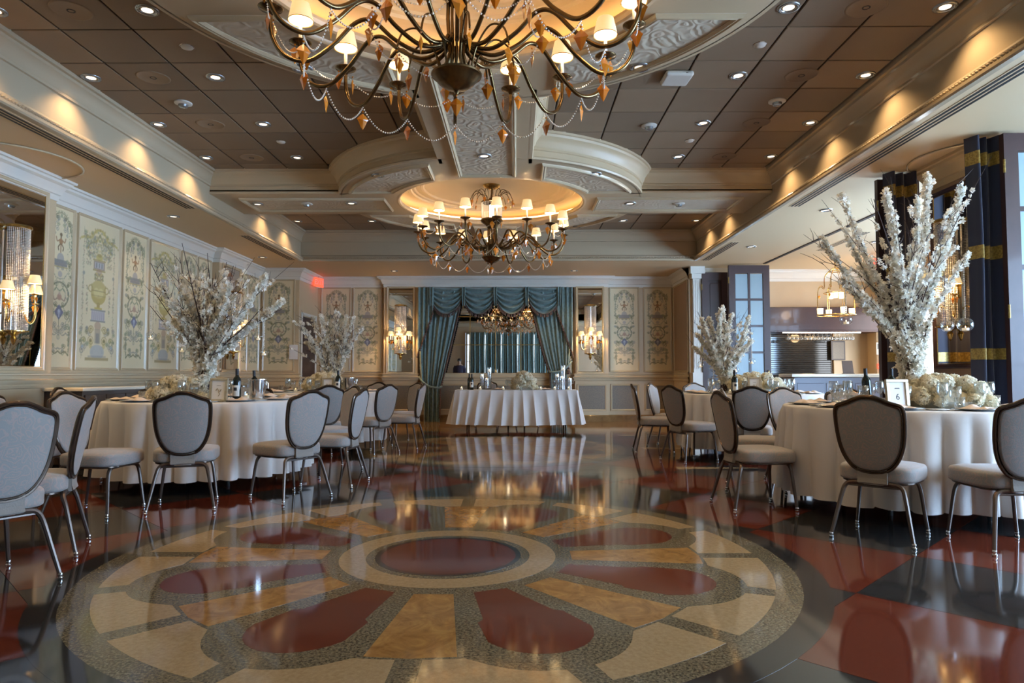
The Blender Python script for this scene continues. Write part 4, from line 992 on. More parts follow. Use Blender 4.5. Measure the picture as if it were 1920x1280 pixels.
for n, (x, y, lb) in enumerate(((-0.37, 7.55, 'between the two domes'), (-1.72, 8.30, 'in the near left quarter panel of the far dome'), (0.95, 8.25, 'in the near right quarter panel of the far dome'), (-3.74, 9.70, 'at the far left end of the cross beam'),
        (-2.38, 9.66, 'in the left cross beam near the dome'), (1.62, 9.70, 'in the right cross beam near the dome'), (-1.72, 5.35, 'in the far left quarter panel of the near dome'), (0.98, 5.35, 'in the far right quarter panel of the near dome'), (-1.75, 11.25, 'in the rear left quarter panel of the far dome'), (1.0, 11.25, 'in the rear right quarter panel of the far dome'))):
    downlight(x, y, ZB-0.006, 'downlight ' + lb, L_DOWN if n in (0, 1, 2, 6, 7) else 0, 80)
for n, (x, y) in enumerate(((-4.75, 9.3), (-4.75, 12.6), (-2.6, 14.3), (0.0, 14.3), (1.2, 14.3), (4.0, 11.6), (4.1, 9.0), (-4.75, 4.5), (5.9, 11.2), (6.4, 9.0), (4.0, 4.0))):
    downlight(x, y, ZS-0.001, 'downlight in the plain side ceiling, %s' % (('left aisle, near', 'left aisle, far', 'back aisle, left', 'back aisle, middle', 'back aisle, right', 'right aisle, far', 'right aisle, middle', 'left aisle beside the edge mirror', 'bar side, far', 'bar side, near', 'right aisle, near'))[n], L_DOWN*(1.25 if 2 <= n <= 4 else 0.45), 110)
spk = MB().lathe([(0, -0.003), (0.13, -0.003), (0.135, -0.006), (0.145, -0.004), (0.148, 0)], 32).mesh('grille', 'tile', True)
for n, (x, y) in enumerate(((-3.38, 5.02), (-3.38, 6.19), (-3.38, 7.38), (-3.38, 8.54), (2.62, 5.02), (2.62, 6.19), (2.62, 7.38), (2.62, 8.54))):
    t = thing('ceiling_speaker', 'flush round brown speaker in the %s tile field, %s' % ('left' if x < 0 else 'right', ('nearest', 'second', 'third', 'farthest')[n % 4]), 'speaker', (x, y, ZT)); inst('grille', spk, t); MB().lathe([(0.02, -0.005), (0.03, -0.006), (0.03, -0.004)], 12).build('badge', 'grid', t)
spr = MB().lathe([(0, -0.02), (0.045, -0.012), (0.05, 0)], 20).mesh('cover_cap', 'white', True)
for n, (x, y) in enumerate(((-2.78, 5.6), (-2.80, 7.95), (2.03, 5.6), (2.03, 7.95))):
    t = thing('sprinkler_cap', 'small white sprinkler cap in the brown tiles, %s' % ('near left', 'far left', 'near right', 'far right')[n], 'sprinkler', (x, y, ZT)); inst('cover_cap', spr, t); MB().lathe([(0.052, 0), (0.055, -0.003), (0.06, 0)], 20).build('escutcheon', 'silver', t)
for n, (x, y, z, lb) in enumerate(((-3.39, 6.78, ZT, 'white smoke detector in the left tile field'), (2.62, 6.78, ZT, 'white smoke detector in the right tile field'), (1.46, 7.45, ZT, 'white smoke detector near the far dome, right'), (-3.03, 9.70, ZB, 'white detector on the left arm of the cross beam'), (2.32, 9.72, ZB, 'white detector on the right arm of the cross beam'))):
    t = thing('smoke_detector', lb, 'smoke detector', (x, y, z))
    MB().lathe([(0.085, 0), (0.085, -0.012), (0.06, -0.022), (0.045, -0.022)], 24).build('base', 'white', t, smooth=True); MB().lathe([(0.047, -0.02), (0.042, -0.045), (0.02, -0.052), (0, -0.052)], 20).build('sensor', 'charger', t, smooth=True)
t = thing('wireless_access_point', 'white rounded square wireless box on the right ceiling tiles', 'access point', (1.47, 6.19, ZT), 0.05)
bevel(MB().box(-0.13, 0.13, -0.13, 0.13, -0.05, 0).build('housing', 'white', t), 0.03, 4); MB().box(0.05, 0.07, -0.132, -0.129, -0.03, -0.024).build('status_light', 'silver', t)
def linear_vent(x, y0, y1, label):
    t = thing('linear_vent', label, 'air vent', (x, (y0+y1)/2, ZS)); L_ = (y1-y0)/2
    MB().box(-0.075, 0.075, -L_, L_, -0.004, 0.0).build('vent_frame', 'soffit', t)
    for k in (-0.045, 0.0, 0.045): MB().box(k-0.012, k+0.012, -L_+0.01, L_-0.01, -0.006, -0.004).build('slot', 'dark', t)
linear_vent(-4.29, 3.0, 8.85, 'long three slot air vent beside the left bulkhead, near')
linear_vent(3.60, 3.0, 8.80, 'long three slot air vent beside the right bulkhead, near')
linear_vent(-4.29, 10.6, 12.9, 'three slot air vent beside the left bulkhead, far')
linear_vent(3.60, 11.2, 13.0, 'three slot air vent beside the right bulkhead, far')
linear_vent(5.35, 10.4, 12.0, 'short grey air vent in the ceiling in front of the bar')

# ------------------------------------------------------------------ chandeliers
def sag_pts(a, b, sag, n):
    a, b = Vector(a), Vector(b); out = []
    for i in range(n+1):
        t = i/n; p = a.lerp(b, t); p.z -= sag*4*t*(1-t); out.append(p)
    return out
def beads(mb, pts, step=0.017, r=0.0068):
    d = 0; mb.octa(pts[0], r)
    for i in range(1, len(pts)):
        seg = (pts[i]-pts[i-1]).length; q_ = pts[i-1]
        while d+seg >= step:
            k = (step-d)/seg; q_ = q_.lerp(pts[i], k); seg = (pts[i]-q_).length; d = 0; mb.octa(q_, r)
        d += seg
def chandelier(label, loc, ztop):
    """origin at the height of the candle cups' plane; bowl tip 0.42 below it"""
    t = thing('chandelier', label, 'chandelier', loc, 0.10)
    up = ztop-loc[2]
    NA, RR = 16, 1.05
    P = [(0.07, -0.12), (0.10, -0.17), (0.22, -0.20), (0.36, -0.13), (0.48, -0.03), (0.58, -0.05), (0.70, -0.18), (0.84, -0.28), (0.97, -0.25), (1.04, -0.14), (RR, 0.0)]
    arm = MB().tube(spline([(r, 0, z) for r, z in P], 6), 0.0125, 8).mesh('arm', 'brass', True)
    cup = MB().lathe([(0, -0.03), (0.012, -0.028), (0.018, -0.010), (0.03, -0.002), (0.068, 0.012), (0.070, 0.018), (0.03, 0.008), (0.014, 0.010), (0.014, 0.022), (0, 0.022)], 20).mesh('drip_cup', 'brass', True)
    can = MB().lathe([(0.011, 0), (0.011, 0.15), (0, 0.15)], 10).mesh('candle', 'china', True)
    sh = MB().lathe([(0.077, 0), (0.078, 0.004), (0.054, 0.112), (0.052, 0.112), (0.075, 0.004)], 24).mesh('lamp_shade', 'shade', True)
    li = MB().lathe([(0.0735, 0.002), (0.0515, 0.110), (0.012, 0.098)], 20).mesh('lining', 'shade_in', True)
    tr = MB().lathe([(0.079, -0.002), (0.079, 0.004), (0.075, 0.004)], 20).mesh('trim_band', 'gold', True)
    loop = MB().tube(spline([(0.09, 0, -0.36), (0.13, 0, -0.20), (0.22, 0, -0.09), (0.31, 0, -0.12), (0.345, 0, -0.22)], 6), 0.006, 6).mesh('hoop', 'brass', True)
    rod = MB().tube([(0.05, 0, 0.18), (0.055, 0, 0.0), (0.04, 0, -0.20), (0.075, 0, -0.34)], 0.008, 6).mesh('stem_rod', 'brass', True)
    fount = MB().tube(spline([(0.10, 0, 0.46), (0.13, 0, 0.56), (0.19, 0, 0.62), (0.26, 0, 0.60), (0.31, 0, 0.50)], 5), 0.005, 5).mesh('fountain_rod', 'brass', True)
    tip = []
    for k in range(NA):
        a = 2*PI*k/NA; m_ = T(rz=a); c, s = math.cos(a), math.sin(a)
        inst('arm', arm, t, m_)
        inst('drip_cup', cup, t, m_ @ T(RR)); inst('candle', can, t, m_ @ T(RR, 0, 0.018))
        so = inst('lamp_shade', sh, t, m_ @ T(RR, 0, 0.155)); inst('lining', li, so); inst('trim_band', tr, so)
        for q_ in (-1, 1): inst('amber_pendant', PEND, t, T(rz=a+q_*0.055) @ T(RR, 0, -0.035, rz=0.5*q_+k))
        if k % 2 == 0: inst('hoop', loop, t, T(rz=a+0.19)); inst('amber_pendant', PEND, t, T(rz=a+0.19) @ T(0.345, 0, -0.24, rz=k))
        inst('amber_pendant', PEND, t, T(rz=a) @ T(0.50, 0, -0.07, rz=k*1.3))
        inst('amber_pendant', PEND, t, T(rz=a) @ T(0.86, 0, -0.34, rz=k*0.7))
        # bead swags: low outer garland, upper garland between the humps, and the short one from cup to arm
        A_, B_ = a, a+2*PI/NA
        lo = (0.86*c, 0.86*s, -0.30); lo2 = (0.86*math.cos(B_), 0.86*math.sin(B_), -0.30)
        mb = MB(); beads(mb, sag_pts(lo, lo2, 0.13, 20)); mb.build('bead_garland', 'crystal', t)
        mb = MB(); beads(mb, sag_pts((RR*c, RR*s, -0.02), (RR*math.cos(B_), RR*math.sin(B_), -0.02), 0.10, 20), 0.017, 0.006); mb.build('bead_garland', 'crystal', t)
        if k % 2 == 0:
            B2 = a+4*PI/NA; mb = MB(); beads(mb, sag_pts((0.50*c, 0.50*s, -0.05), (0.50*math.cos(B2), 0.50*math.sin(B2), -0.05), 0.10, 18), 0.017, 0.006); mb.build('bead_garland', 'crystal', t)
    for k in range(12): inst('stem_rod', rod, t, T(rz=2*PI*k/12))
    for k in range(16):
        inst('fountain_rod', fount, t, T(rz=2*PI*k/16)); inst('amber_pendant', PENDS, t, T(rz=2*PI*k/16) @ T(0.31, 0, 0.48, rz=k))
    MB().lathe([(0, -0.445), (0.010, -0.44), (0.018, -0.42), (0.03, -0.412), (0.07, -0.40), (0.105, -0.375), (0.128, -0.345), (0.145, -0.335), (0.147, -0.325), (0.138, -0.318), (0.10, -0.33), (0, -0.34)], 32).build('bowl', 'brass', t, smooth=True)
    MB().lathe([(0, 0.10), (0.06, 0.10), (0.09, 0.14), (0.15, 0.18), (0.16, 0.20), (0.155, 0.22), (0.13, 0.225), (0, 0.225)], 32).build('drum_base', 'brass', t, smooth=True)
    MB().lathe([(0.13, 0.46), (0.15, 0.46), (0.15, 0.48), (0.06, 0.50), (0.02, 0.54), (0.012, 0.60), (0.012, up-0.03), (0, up-0.03)], 24).build('stem', 'brass', t, smooth=True)
    MB().lathe([(0, up-0.06), (0.05, up-0.055), (0.10, up-0.03), (0.125, up-0.005), (0.125, up), (0, up)], 32).build('canopy', 'gold', t, smooth=True)
    mb = MB()
    for k in range(36):
        a = 2*PI*k/36
        for j in range(16): mb.octa((0.145*math.cos(a), 0.145*math.sin(a), 0.455-j*0.0155), 0.0072)
    mb.build('crystal_drum', 'crystal', t)
    MB().lathe([(0, 0.23), (0.03, 0.23), (0.03, 0.43), (0, 0.43)], 12).build('drum_bulb', 'bulb', t)
    inst('amber_pendant', PEND, t, T(0, 0, -0.46))
    for k in range(NA):
        a = 2*PI*k/NA; lamp('bulb_light', 'POINT', L_CHAND/NA, WARM, (RR*math.cos(a), RR*math.sin(a), 0.235), t, 0.02)
    return t
chandelier('brass chandelier overhead in front, its top cut by the frame', (D1[0]-0.0, 3.86, 3.10), ZB+0.272)
chandelier('brass chandelier with cream shades under the far dome', (D2[0], 9.75, 3.055), ZB+0.272)
# ------------------------------------------------------------------ banquet chair, faces +y, origin on the floor under the seat
def shield_outline(k=1.0, n=64):
    half = [(0, 0.910), (0.045, 0.907), (0.09, 0.892), (0.135, 0.873), (0.175, 0.861), (0.205, 0.850), (0.219, 0.829), (0.224, 0.79), (0.222, 0.72), (0.215, 0.65), (0.200, 0.58), (0.172, 0.515), (0.128, 0.462), (0.068, 0.434), (0, 0.427)]
    P = [(p.x*0.89, p.z) for p in spline([(x, 0, z) for x, z in half], 4)]
    full = P + [(-x, z) for x, z in P[-2:0:-1]]
    cz = 0.655
    return [(x*k, cz+(z-cz)*k) for x, z in full]
def back_y(x, z): return -0.225 - 0.10*(z-0.43)/0.5 + 0.55*x*x   # raked and gently wrapped
def make_chair():
    t = thing('banquet_chair', '', 'chair')
    out = shield_outline(); n = len(out)
    rim = [(x, back_y(x, z), z) for x, z in out]
    MB().tube(rim, 0.0115, 8, closed=True).build('back_frame', 'bronze', t, smooth=True)
    mb = MB(); rings = [(1.0-0.06, 0.010), (0.93, 0.020), (0.86, 0.026), (0.5, 0.030), (0.0, 0.031)]
    for side, bulge in ((1, 1.0), (-1, 0.5)):
        v = []; f = []
        for k, dy in rings[:-1]:
            for x, z in shield_outline(k): v.append((x, back_y(x, z)+side*dy*bulge, z))
        v.append((0, back_y(0, 0.66)+side*0.031*bulge, 0.66)); c_ = len(v)-1
        for r in range(len(rings)-2):
            for i in range(n):
                j = (i+1) % n; q_ = (r*n+i, r*n+j, (r+1)*n+j, (r+1)*n+i); f.append(q_ if side < 0 else q_[::-1])
        b_ = (len(rings)-2)*n
        for i in range(n):
            q_ = (b_+i, b_+(i+1) % n, c_); f.append(q_ if side < 0 else q_[::-1])
        m2 = MB().add(v, f)
        m2.build('back_cushion' if side > 0 else 'back_panel', 'fabric', t, smooth=True, angle=None)
        mb.tube([(x, back_y(x, z)+side*0.011, z) for x, z in shield_outline(0.94)], 0.005, 5, closed=True)
    mb.build('welt', 'bronze', t, smooth=True)
    # neck that ties the back to the seat
    MB().grid(lambda u, v: ((u-0.5)*0.17, (back_y(0, 0.45)-0.012) + (0.028 if v > 0.5 else 0)*0 + 0.012*math.sin(PI*v), 0.47-0.105*v), 4, 4).build('neck_panel', 'fabric_back', t, smooth=True)
    MB().cbox(-0.085, 0.085, -0.232, -0.19, 0.355, 0.46, 0.006).build('neck_block', 'fabric_back', t)
    # seat: rounded trapezoid
    def outline(k, fr=1.0):
        P = []
        for i in range(40):
            a = 2*PI*i/40; c, s = math.cos(a), math.sin(a)
            x = 0.235*math.copysign(abs(c)**0.45, c); y = 0.225*math.copysign(abs(s)**0.5, s)
            x *= 1+0.05*(y/0.225); y += 0.02*max(0, s)*(1-abs(c))
            P.append((x*k, y*k+0.01))
        return P
    prof = [(0.955, 0.372), (0.99, 0.378), (1.0, 0.39), (1.0, 0.435), (0.99, 0.450), (0.96, 0.460), (0.80, 0.470), (0.45, 0.476)]
    v = []; f = []
    for k, z in prof: v += [(x, y, z) for x, y in outline(k)]
    v.append((0, 0.01, 0.478)); v.append((0, 0.01, 0.37))
    for r in range(len(prof)-1):
        for i in range(40): j = (i+1) % 40; f.append((r*40+i, r*40+j, (r+1)*40+j, (r+1)*40+i))
    e = (len(prof)-1)*40
    for i in range(40): j = (i+1) % 40; f.append((e+i, e+j, len(v)-2)); f.append((j, i, len(v)-1))
    MB().add(v, f).build('seat', 'fabric', t, smooth=True, angle=None)
    MB().tube([(x*0.9, y*0.9, 0.366) for x, y in outline(1.0)], 0.009, 6, closed=True).build('seat_frame', 'bronze', t, smooth=True)
    for sx in (-1, 1):
        for sy in (-1, 1):
            ty = -0.20 if sy < 0 else 0.185; by = -0.285 if sy < 0 else 0.215; bx = 0.235 if sy < 0 else 0.215
            P = spline([(sx*0.06, ty, 0.362), (sx*0.13, ty-0.002*sy, 0.357), (sx*0.165, ty+0.003*sy, 0.335), (sx*0.183, ty+(by-ty)*0.25, 0.28), (sx*(0.183+(bx-0.183)*0.5), ty+(by-ty)*0.62, 0.15), (sx*bx, by, 0.018)], 5)
            m_ = len(P); R = [0.0165-0.0055*(i/(m_-1)) for i in range(m_)]
            l = MB().tube(P, R, 8).build('leg', 'leg', t, smooth=True)
            MB().lathe([(0, 0), (0.013, 0.0), (0.015, 0.006), (0.015, 0.012), (0.010, 0.016), (0.010, 0.022), (0.013, 0.026), (0.012, 0.034), (0.009, 0.036)], 12).build('foot_glide', 'silver', l, smooth=True, mtx=T(sx*bx, by, 0.0))
    MB().tube([(-0.17, -0.20, 0.34), (0.17, -0.20, 0.34)], 0.008, 6).build('stretcher', 'leg', t)
    return t
chair0 = make_chair()
used = [False]
def chair(x, y, fx, fy, label, group=None):
    """seat centre x, y; facing direction fx, fy"""
    rz = math.atan2(-fx, fy)
    if not used[0]:
        used[0] = True; chair0.location = (x, y, 0); chair0.rotation_euler = (0, 0, rz); chair0['label'] = label
        if group: chair0['group'] = group
        return chair0
    return dup(chair0, (x, y, 0), rz, label, group)
TABC = {'gA': (-3.10, 6.85), 'gB': (-2.86, 9.95), 'gC': (3.10, 9.15), 'gD': (3.14, 5.52)}
def chair_rear(x, y, fx, fy, label, group=None):
    """x, y = midpoint of the rear feet"""
    L_ = math.hypot(fx, fy); fx, fy = fx/L_, fy/L_
    cx, cy = x+fx*0.285, y+fy*0.285
    for a, b in TABC.values():
        d = math.hypot(cx-a, cy-b)
        if d < 1.24: cx, cy = a+(cx-a)/d*1.24, b+(cy-b)/d*1.24
    return chair(cx, cy, fx, fy, label, group)
gA, gB, gC, gD = 'chairs around the near left table', 'chairs around the far left table', 'chairs around the far right table', 'chairs around the table with number 6'
chair_rear(-2.46, 3.33, -0.86, 0.50, 'large foreground chair cut by the left edge, its pale patterned back towards us', gA)
chair_rear(-2.62, 4.15, -0.92, -0.42, 'chair seen edge-on just behind the foreground left chair', gA)
chair_rear(-3.46, 5.24, 1.0, -0.08, 'brown-looking chair facing right, left of the near left table', gA)
chair_rear(-4.35, 5.60, 0.97, 0.10, 'chair with its seat to the right, second from the left frame edge', gA)
chair_rear(-4.55, 6.9, 0.9, 0.1, 'pale chair in front of the dark console, top of back showing', gA)
chair_rear(-4.62, 4.9, 0.9, 0.5, 'brown chair at the far left edge behind the foreground chair', gA)
chair_rear(-2.55, 5.20, -0.33, 0.95, 'grey-backed chair seen squarely from behind at the near left table', gA)
chair_rear(-1.735, 5.70, -0.80, 0.60, 'blue-lit chair on the right front of the near left table', gA)
chair_rear(-1.50, 6.56, -1.0, 0.12, 'edge-on chair on the right side of the near left table', gA)
chair_rear(-1.90, 7.72, -0.75, -0.66, 'brown chair facing us at the far right of the near left table', gA)
chair_rear(-3.35, 8.35, 0.15, -1.0, 'chair hidden but for its top behind the white blossom on the near left table', gA)
chair_rear(-4.20, 7.95, 0.7, -0.8, 'chair at the back left of the near left table, before the console', gA)
chair_rear(-2.30, 8.30, -0.55, 0.83, 'blue-grey chair between the two left tables', gB)
chair_rear(-1.745, 9.0, -0.85, 0.53, 'pale blue chair on the right front of the far left table', gB)
chair_rear(-1.435, 9.72, -1.0, 0.12, 'edge-on chair farthest right at the far left table', gB)
chair_rear(-1.66, 10.75, -0.75, -0.66, 'brown chair facing us at the far left table', gB)
chair_rear(-2.35, 11.3, -0.3, -0.95, 'chair top beyond the far left table, right one', gB)
chair_rear(-3.1, 11.35, 0.1, -1.0, 'chair top beyond the far left table, middle one', gB)
chair_rear(-3.2, 8.4+0.1, 0.3, 0.95, 'chair between the left tables hidden behind glasses', gB)
chair_rear(2.225, 4.35, 0.66, 0.75, 'brown-backed chair seen from behind in front of the number 6 frame', gD)
chair_rear(2.99, 4.02, 0.05, 1.0, 'chair cut by the right edge of the frame', gD)
chair_rear(1.74, 5.45, 0.98, 0.10, 'side-on brown chair on the left of the number 6 table', gD)
chair_rear(1.98, 6.42, 0.95, -0.30, 'chair half hidden behind the side-on brown chair', gD)
chair_rear(2.72, 6.95, 0.28, -0.96, 'pale chair facing us behind the left rim of the number 6 table', gD)
chair_rear(3.35, 7.0, -0.1, -1.0, 'dark chair top right of the pale chair, behind the number 6 table', gD)
chair_rear(2.58, 7.55, 0.25, 0.97, 'grey chair seen from behind at the front of the far right table', gC)
chair_rear(1.86, 8.25, 0.90, 0.42, 'brown chair on the left front of the far right table', gC)
chair_rear(1.72, 9.3, 1.0, -0.08, 'dark edge-on chair at the far left of the far right table', gC)
chair_rear(2.05, 10.15, 0.85, -0.5, 'chair beyond the far right table, left of its glasses', gC)
chair_rear(2.75, 10.6, 0.3, -0.95, 'chair beyond the far right table behind its glasses', gC)
chair_rear(-0.62, 14.1, 0.0, -1.0, 'left chair behind the sweetheart table', 'chairs behind the sweetheart table')
chair_rear(-0.05+0.25, 14.1, 0.0, -1.0, 'right chair behind the sweetheart table', 'chairs behind the sweetheart table')

# ------------------------------------------------------------------ round tables with cloths
TZ = 0.795
def round_table(x, y, R, name, seed):
    t = thing('round_table', 'round folding table under the white cloth, ' + name, 'table', (x, y, 0), group='round tables under cloths')
    MB().lathe([(0, TZ-0.035), (R-0.03, TZ-0.035), (R-0.02, TZ-0.03), (R-0.02, TZ-0.009), (R-0.03, TZ-0.005), (0, TZ-0.005)], 64).build('tabletop', 'cabinet', t)
    for k in range(4):
        a = PI/4+k*PI/2; c, s = math.cos(a), math.sin(a)
        l = MB().tube([(0.50*c, 0.50*s, TZ-0.04), (0.52*c, 0.52*s, 0.03)], 0.016, 8).build('leg', 'bronze', t, smooth=True)
        MB().lathe([(0, 0), (0.02, 0), (0.018, 0.035), (0, 0.035)], 10).build('foot', 'rubber', l, mtx=T(0.52*c, 0.52*s, 0))
    rs = random.Random(seed); nf = 29; ph = rs.uniform(0, 6)
    am = [rs.uniform(0.35, 1.45) for _ in range(nf)]; dz = [rs.uniform(-0.008, 0.008) for _ in range(nf)]
    def fold(th):
        s_ = (th/(2*PI)*nf + 0.35*math.sin(3*th+ph)) % nf; k = int(s_); f_ = s_-k
        a = am[k]*(1-f_)+am[(k+1) % nf]*f_
        return a*abs(math.sin(PI*s_))**0.8, dz[k]
    mb = MB(); n = 348; v = []; f = []
    rows = [(0.0, 0)] + [(R*k/4, 0) for k in (1, 2, 3)] + [(R-0.012, 0), (R-0.002, -0.004), (R+0.004, -0.016)] + [(None, -(TZ+0.001-0.115)*k/12-0.016*(1-k/12)) for k in range(1, 13)]
    for r, dz_ in rows:
        for i in range(n):
            th = 2*PI*i/n; fo, d_ = fold(th)
            if r is None:
                tt = -dz_/(TZ-0.115); rr = R+0.006+tt*0.022+(0.125*tt**0.6)*(fo-0.5); zz = TZ+0.001+dz_ + d_*tt
            else: rr, zz = r, TZ+0.001+dz_
            v.append((rr*math.cos(th), rr*math.sin(th), zz))
    for r in range(len(rows)-1):
        for i in range(n): j = (i+1) % n; f.append((r*n+i, (r+1)*n+i, (r+1)*n+j, r*n+j) if r else (i, n+i, n+j))
    o = MB().add(v, f).build('tablecloth', 'cloth', smooth=True, angle=None); o.location = (x, y, 0)
    tag(o, 'white floor-length cloth on ' + name, 'tablecloth', 'white round tablecloths')
tables = {'A': (-3.10, 6.85, 0.93, 'the near left table'), 'B': (-2.86, 9.95, 0.90, 'the far left table'), 'C': (3.10, 9.15, 0.93, 'the far right table'), 'D': (3.14, 5.52, 0.94, 'the table with the number 6 frame')}
for k, (x, y, R, nm) in tables.items(): round_table(x, y, R, nm, ord(k))

# glassware and settings
wine = MB().lathe([(0, 0), (0.034, 0.0), (0.034, 0.002), (0.006, 0.006), (0.004, 0.02), (0.004, 0.075), (0.014, 0.085), (0.034, 0.11), (0.039, 0.135), (0.036, 0.175), (0.033, 0.195), (0.031, 0.195), (0.034, 0.172), (0.0365, 0.135), (0.031, 0.11), (0.010, 0.088), (0, 0.087)], 16)
goblet = MB().lathe([(0, 0), (0.036, 0), (0.036, 0.002), (0.007, 0.008), (0.006, 0.05), (0.016, 0.06), (0.038, 0.085), (0.041, 0.12), (0.040, 0.165), (0.038, 0.165), (0.039, 0.12), (0.035, 0.087), (0, 0.065)], 16)
tumb = MB().lathe([(0, 0), (0.030, 0), (0.036, 0.09), (0.034, 0.09), (0.028, 0.006), (0, 0.006)], 16)
GM = [wine.mesh('wine_glass', 'glass', True), goblet.mesh('water_goblet', 'glass', True), tumb.mesh('tumbler', 'glass', True)]
GN = ['wine_glass', 'water_goblet', 'tumbler']; GL = ['clear stemmed wine glass', 'clear footed water goblet', 'small clear tumbler']
ZC = TZ+0.0015
plate_m = MB().lathe([(0, 0), (0.085, 0), (0.10, 0.006), (0.145, 0.014), (0.147, 0.017), (0.10, 0.010), (0.085, 0.005), (0, 0.005)], 32).mesh('dinner_plate', 'charger', True)
bread_m = MB().lathe([(0, 0), (0.05, 0), (0.085, 0.008), (0.085, 0.010), (0.05, 0.004), (0, 0.004)], 24).mesh('bread_plate', 'china', True)
def nap_mesh(seed):
    rs = random.Random(seed); a, b, c = rs.uniform(0, 6), rs.uniform(0, 6), rs.uniform(0.7, 1.2)
    def fn(u, v):
        x = (u-0.5)*0.22*(0.6+0.4*abs(v-0.5)*2); y = (v-0.5)*0.15
        return (x, y, 0.006+0.022*c*(0.5+0.5*math.sin(u*9+a))*(1-abs(2*v-1)**3)*(1-abs(2*u-1)**4)+0.008*math.sin(v*7+b)*(1-abs(2*u-1)**2))
    mb = MB().grid(fn, 18, 12); mb.grid(lambda u, v: ((u-0.5)*0.22*(0.6+0.4*abs(v-0.5)*2), (0.5-v)*0.15, 0.0), 6, 6)
    return mb.mesh('folded_napkin', 'napkin', True)
NM = [nap_mesh(i) for i in range(3)]
knife_m = MB().box(-0.006, 0.006, -0.10, 0.10, 0, 0.003).mesh('table_knife', 'silver')
ORD_H = ['', 'one', 'two', 'three', 'four', 'five', 'six', 'seven', 'eight', 'nine', 'ten', 'eleven', 'twelve']
SH = {'A': 'the near left table', 'B': 'the far left table', 'C': 'the far right table', 'D': 'the number 6 table'}
def place(name, me, x, y, z, rz, label, cat, group):
    o = inst(name, me); o.location = (x, y, z); o.rotation_euler = (0, 0, rz); return tag(o, label, cat, group)
for key, (x, y, R, nm) in tables.items():
    n = 10 if key in 'AD' else 8; rs = random.Random(ord(key)+5); off = {'A': 0.15, 'B': 0.1, 'C': 0.3, 'D': 0.05}[key]
    for k in range(n):
        a = -PI/2+off+2*PI*k/n; c, s = math.cos(a), math.sin(a)
        hr = ((3-round(a/(PI/6))) % 12) or 12; at = ORD_H[hr]+' o\'clock place of '+SH[key]
        place('dinner_plate', plate_m, x+c*(R-0.18), y+s*(R-0.18), ZC, 0, 'grey rimmed dinner plate, ' + at, 'plate', 'dinner plates on ' + nm)
        place('folded_napkin', NM[k % 3], x+c*(R-0.18), y+s*(R-0.18), ZC+0.012, a+rs.uniform(0.2, 1.2), 'peach folded napkin, ' + at, 'napkin', 'napkins on ' + nm)
        b = a+0.30
        place('bread_plate', bread_m, x+math.cos(b)*(R-0.22)-0.0, y+math.sin(b)*(R-0.22), ZC, 0, 'small white bread plate, ' + at, 'plate', 'bread plates on ' + nm)
        place('table_knife', knife_m, x+math.cos(a-0.24)*(R-0.17), y+math.sin(a-0.24)*(R-0.17), ZC, a+PI/2, 'silver knife, ' + at, 'knife', 'knives on ' + nm)
        for j, (da, dr) in enumerate(((-0.16, 0.40), (0.05, 0.43), (-0.02, 0.335))):
            if j == 2 and k % 2: continue
            b = a+da+rs.uniform(-0.03, 0.03); r = R-dr+rs.uniform(-0.01, 0.01)
            if key in 'AD' and r < 0.3: continue
            place(GN[j], GM[j], x+math.cos(b)*r, y+math.sin(b)*r, ZC, 0, GL[j] + ', ' + at, 'glass', ('wine glasses', 'water goblets', 'tumblers')[j]+' on ' + nm)
    # candle holders round the flowers
    for k in range(4):
        a = 0.5+k*PI/2; t = thing('candle_votive', 'small lit glass votive, %s of the flowers on ' % ('right rear', 'left rear', 'left front', 'right front')[k] + SH[key], 'candle', (x+0.36*math.cos(a), y+0.36*math.sin(a), ZC), group='votives on ' + nm)
        MB().lathe([(0, 0), (0.028, 0), (0.034, 0.07), (0.032, 0.07), (0.027, 0.004), (0, 0.004)], 14).build('votive_cup', 'glass', t, smooth=True)
        w_ = MB().lathe([(0, 0.005), (0.024, 0.005), (0.024, 0.035), (0, 0.035)], 12).build('wax', 'wax', t); MB().lathe([(0, 0.036), (0.004, 0.042), (0, 0.055)], 8).build('flame', 'flame', w_)

def bottle(x, y, label, rz=0, lab=True, s=1.0):
    t = thing('wine_bottle', label, 'bottle', (x, y, ZC), rz); t.scale = (s, s, s)
    MB().lathe([(0, 0), (0.036, 0), (0.038, 0.006), (0.038, 0.19), (0.032, 0.215), (0.016, 0.235), (0.0145, 0.25), (0.0145, 0.30), (0, 0.30)], 24).build('bottle_body', 'bottle', t, smooth=True)
    MB().lathe([(0.0152, 0.235), (0.0152, 0.303), (0, 0.304)], 16).build('capsule', 'ink', t, smooth=True)
    if lab:
        n = 14; v = []; f = []
        for i in range(n+1):
            a = -PI/2-1.0+2.0*i/n; v += [(0.0386*math.cos(a), 0.0386*math.sin(a), 0.05), (0.0386*math.cos(a), 0.0386*math.sin(a), 0.15)]
        for i in range(n): f.append((i*2, i*2+2, i*2+3, i*2+1))
        l = MB().add(v, f).build('bottle_label', 'bottlelabel', t, smooth=True)
        v = []; f = []
        for i in range(7):
            a = -PI/2-0.4+0.8*i/6; v += [(0.039*math.cos(a), 0.039*math.sin(a), 0.10), (0.039*math.cos(a), 0.039*math.sin(a), 0.13)]
        for i in range(6): f.append((i*2, i*2+2, i*2+3, i*2+1))
        MB().add(v, f).build('label_emblem', 'ink', l)
    return t
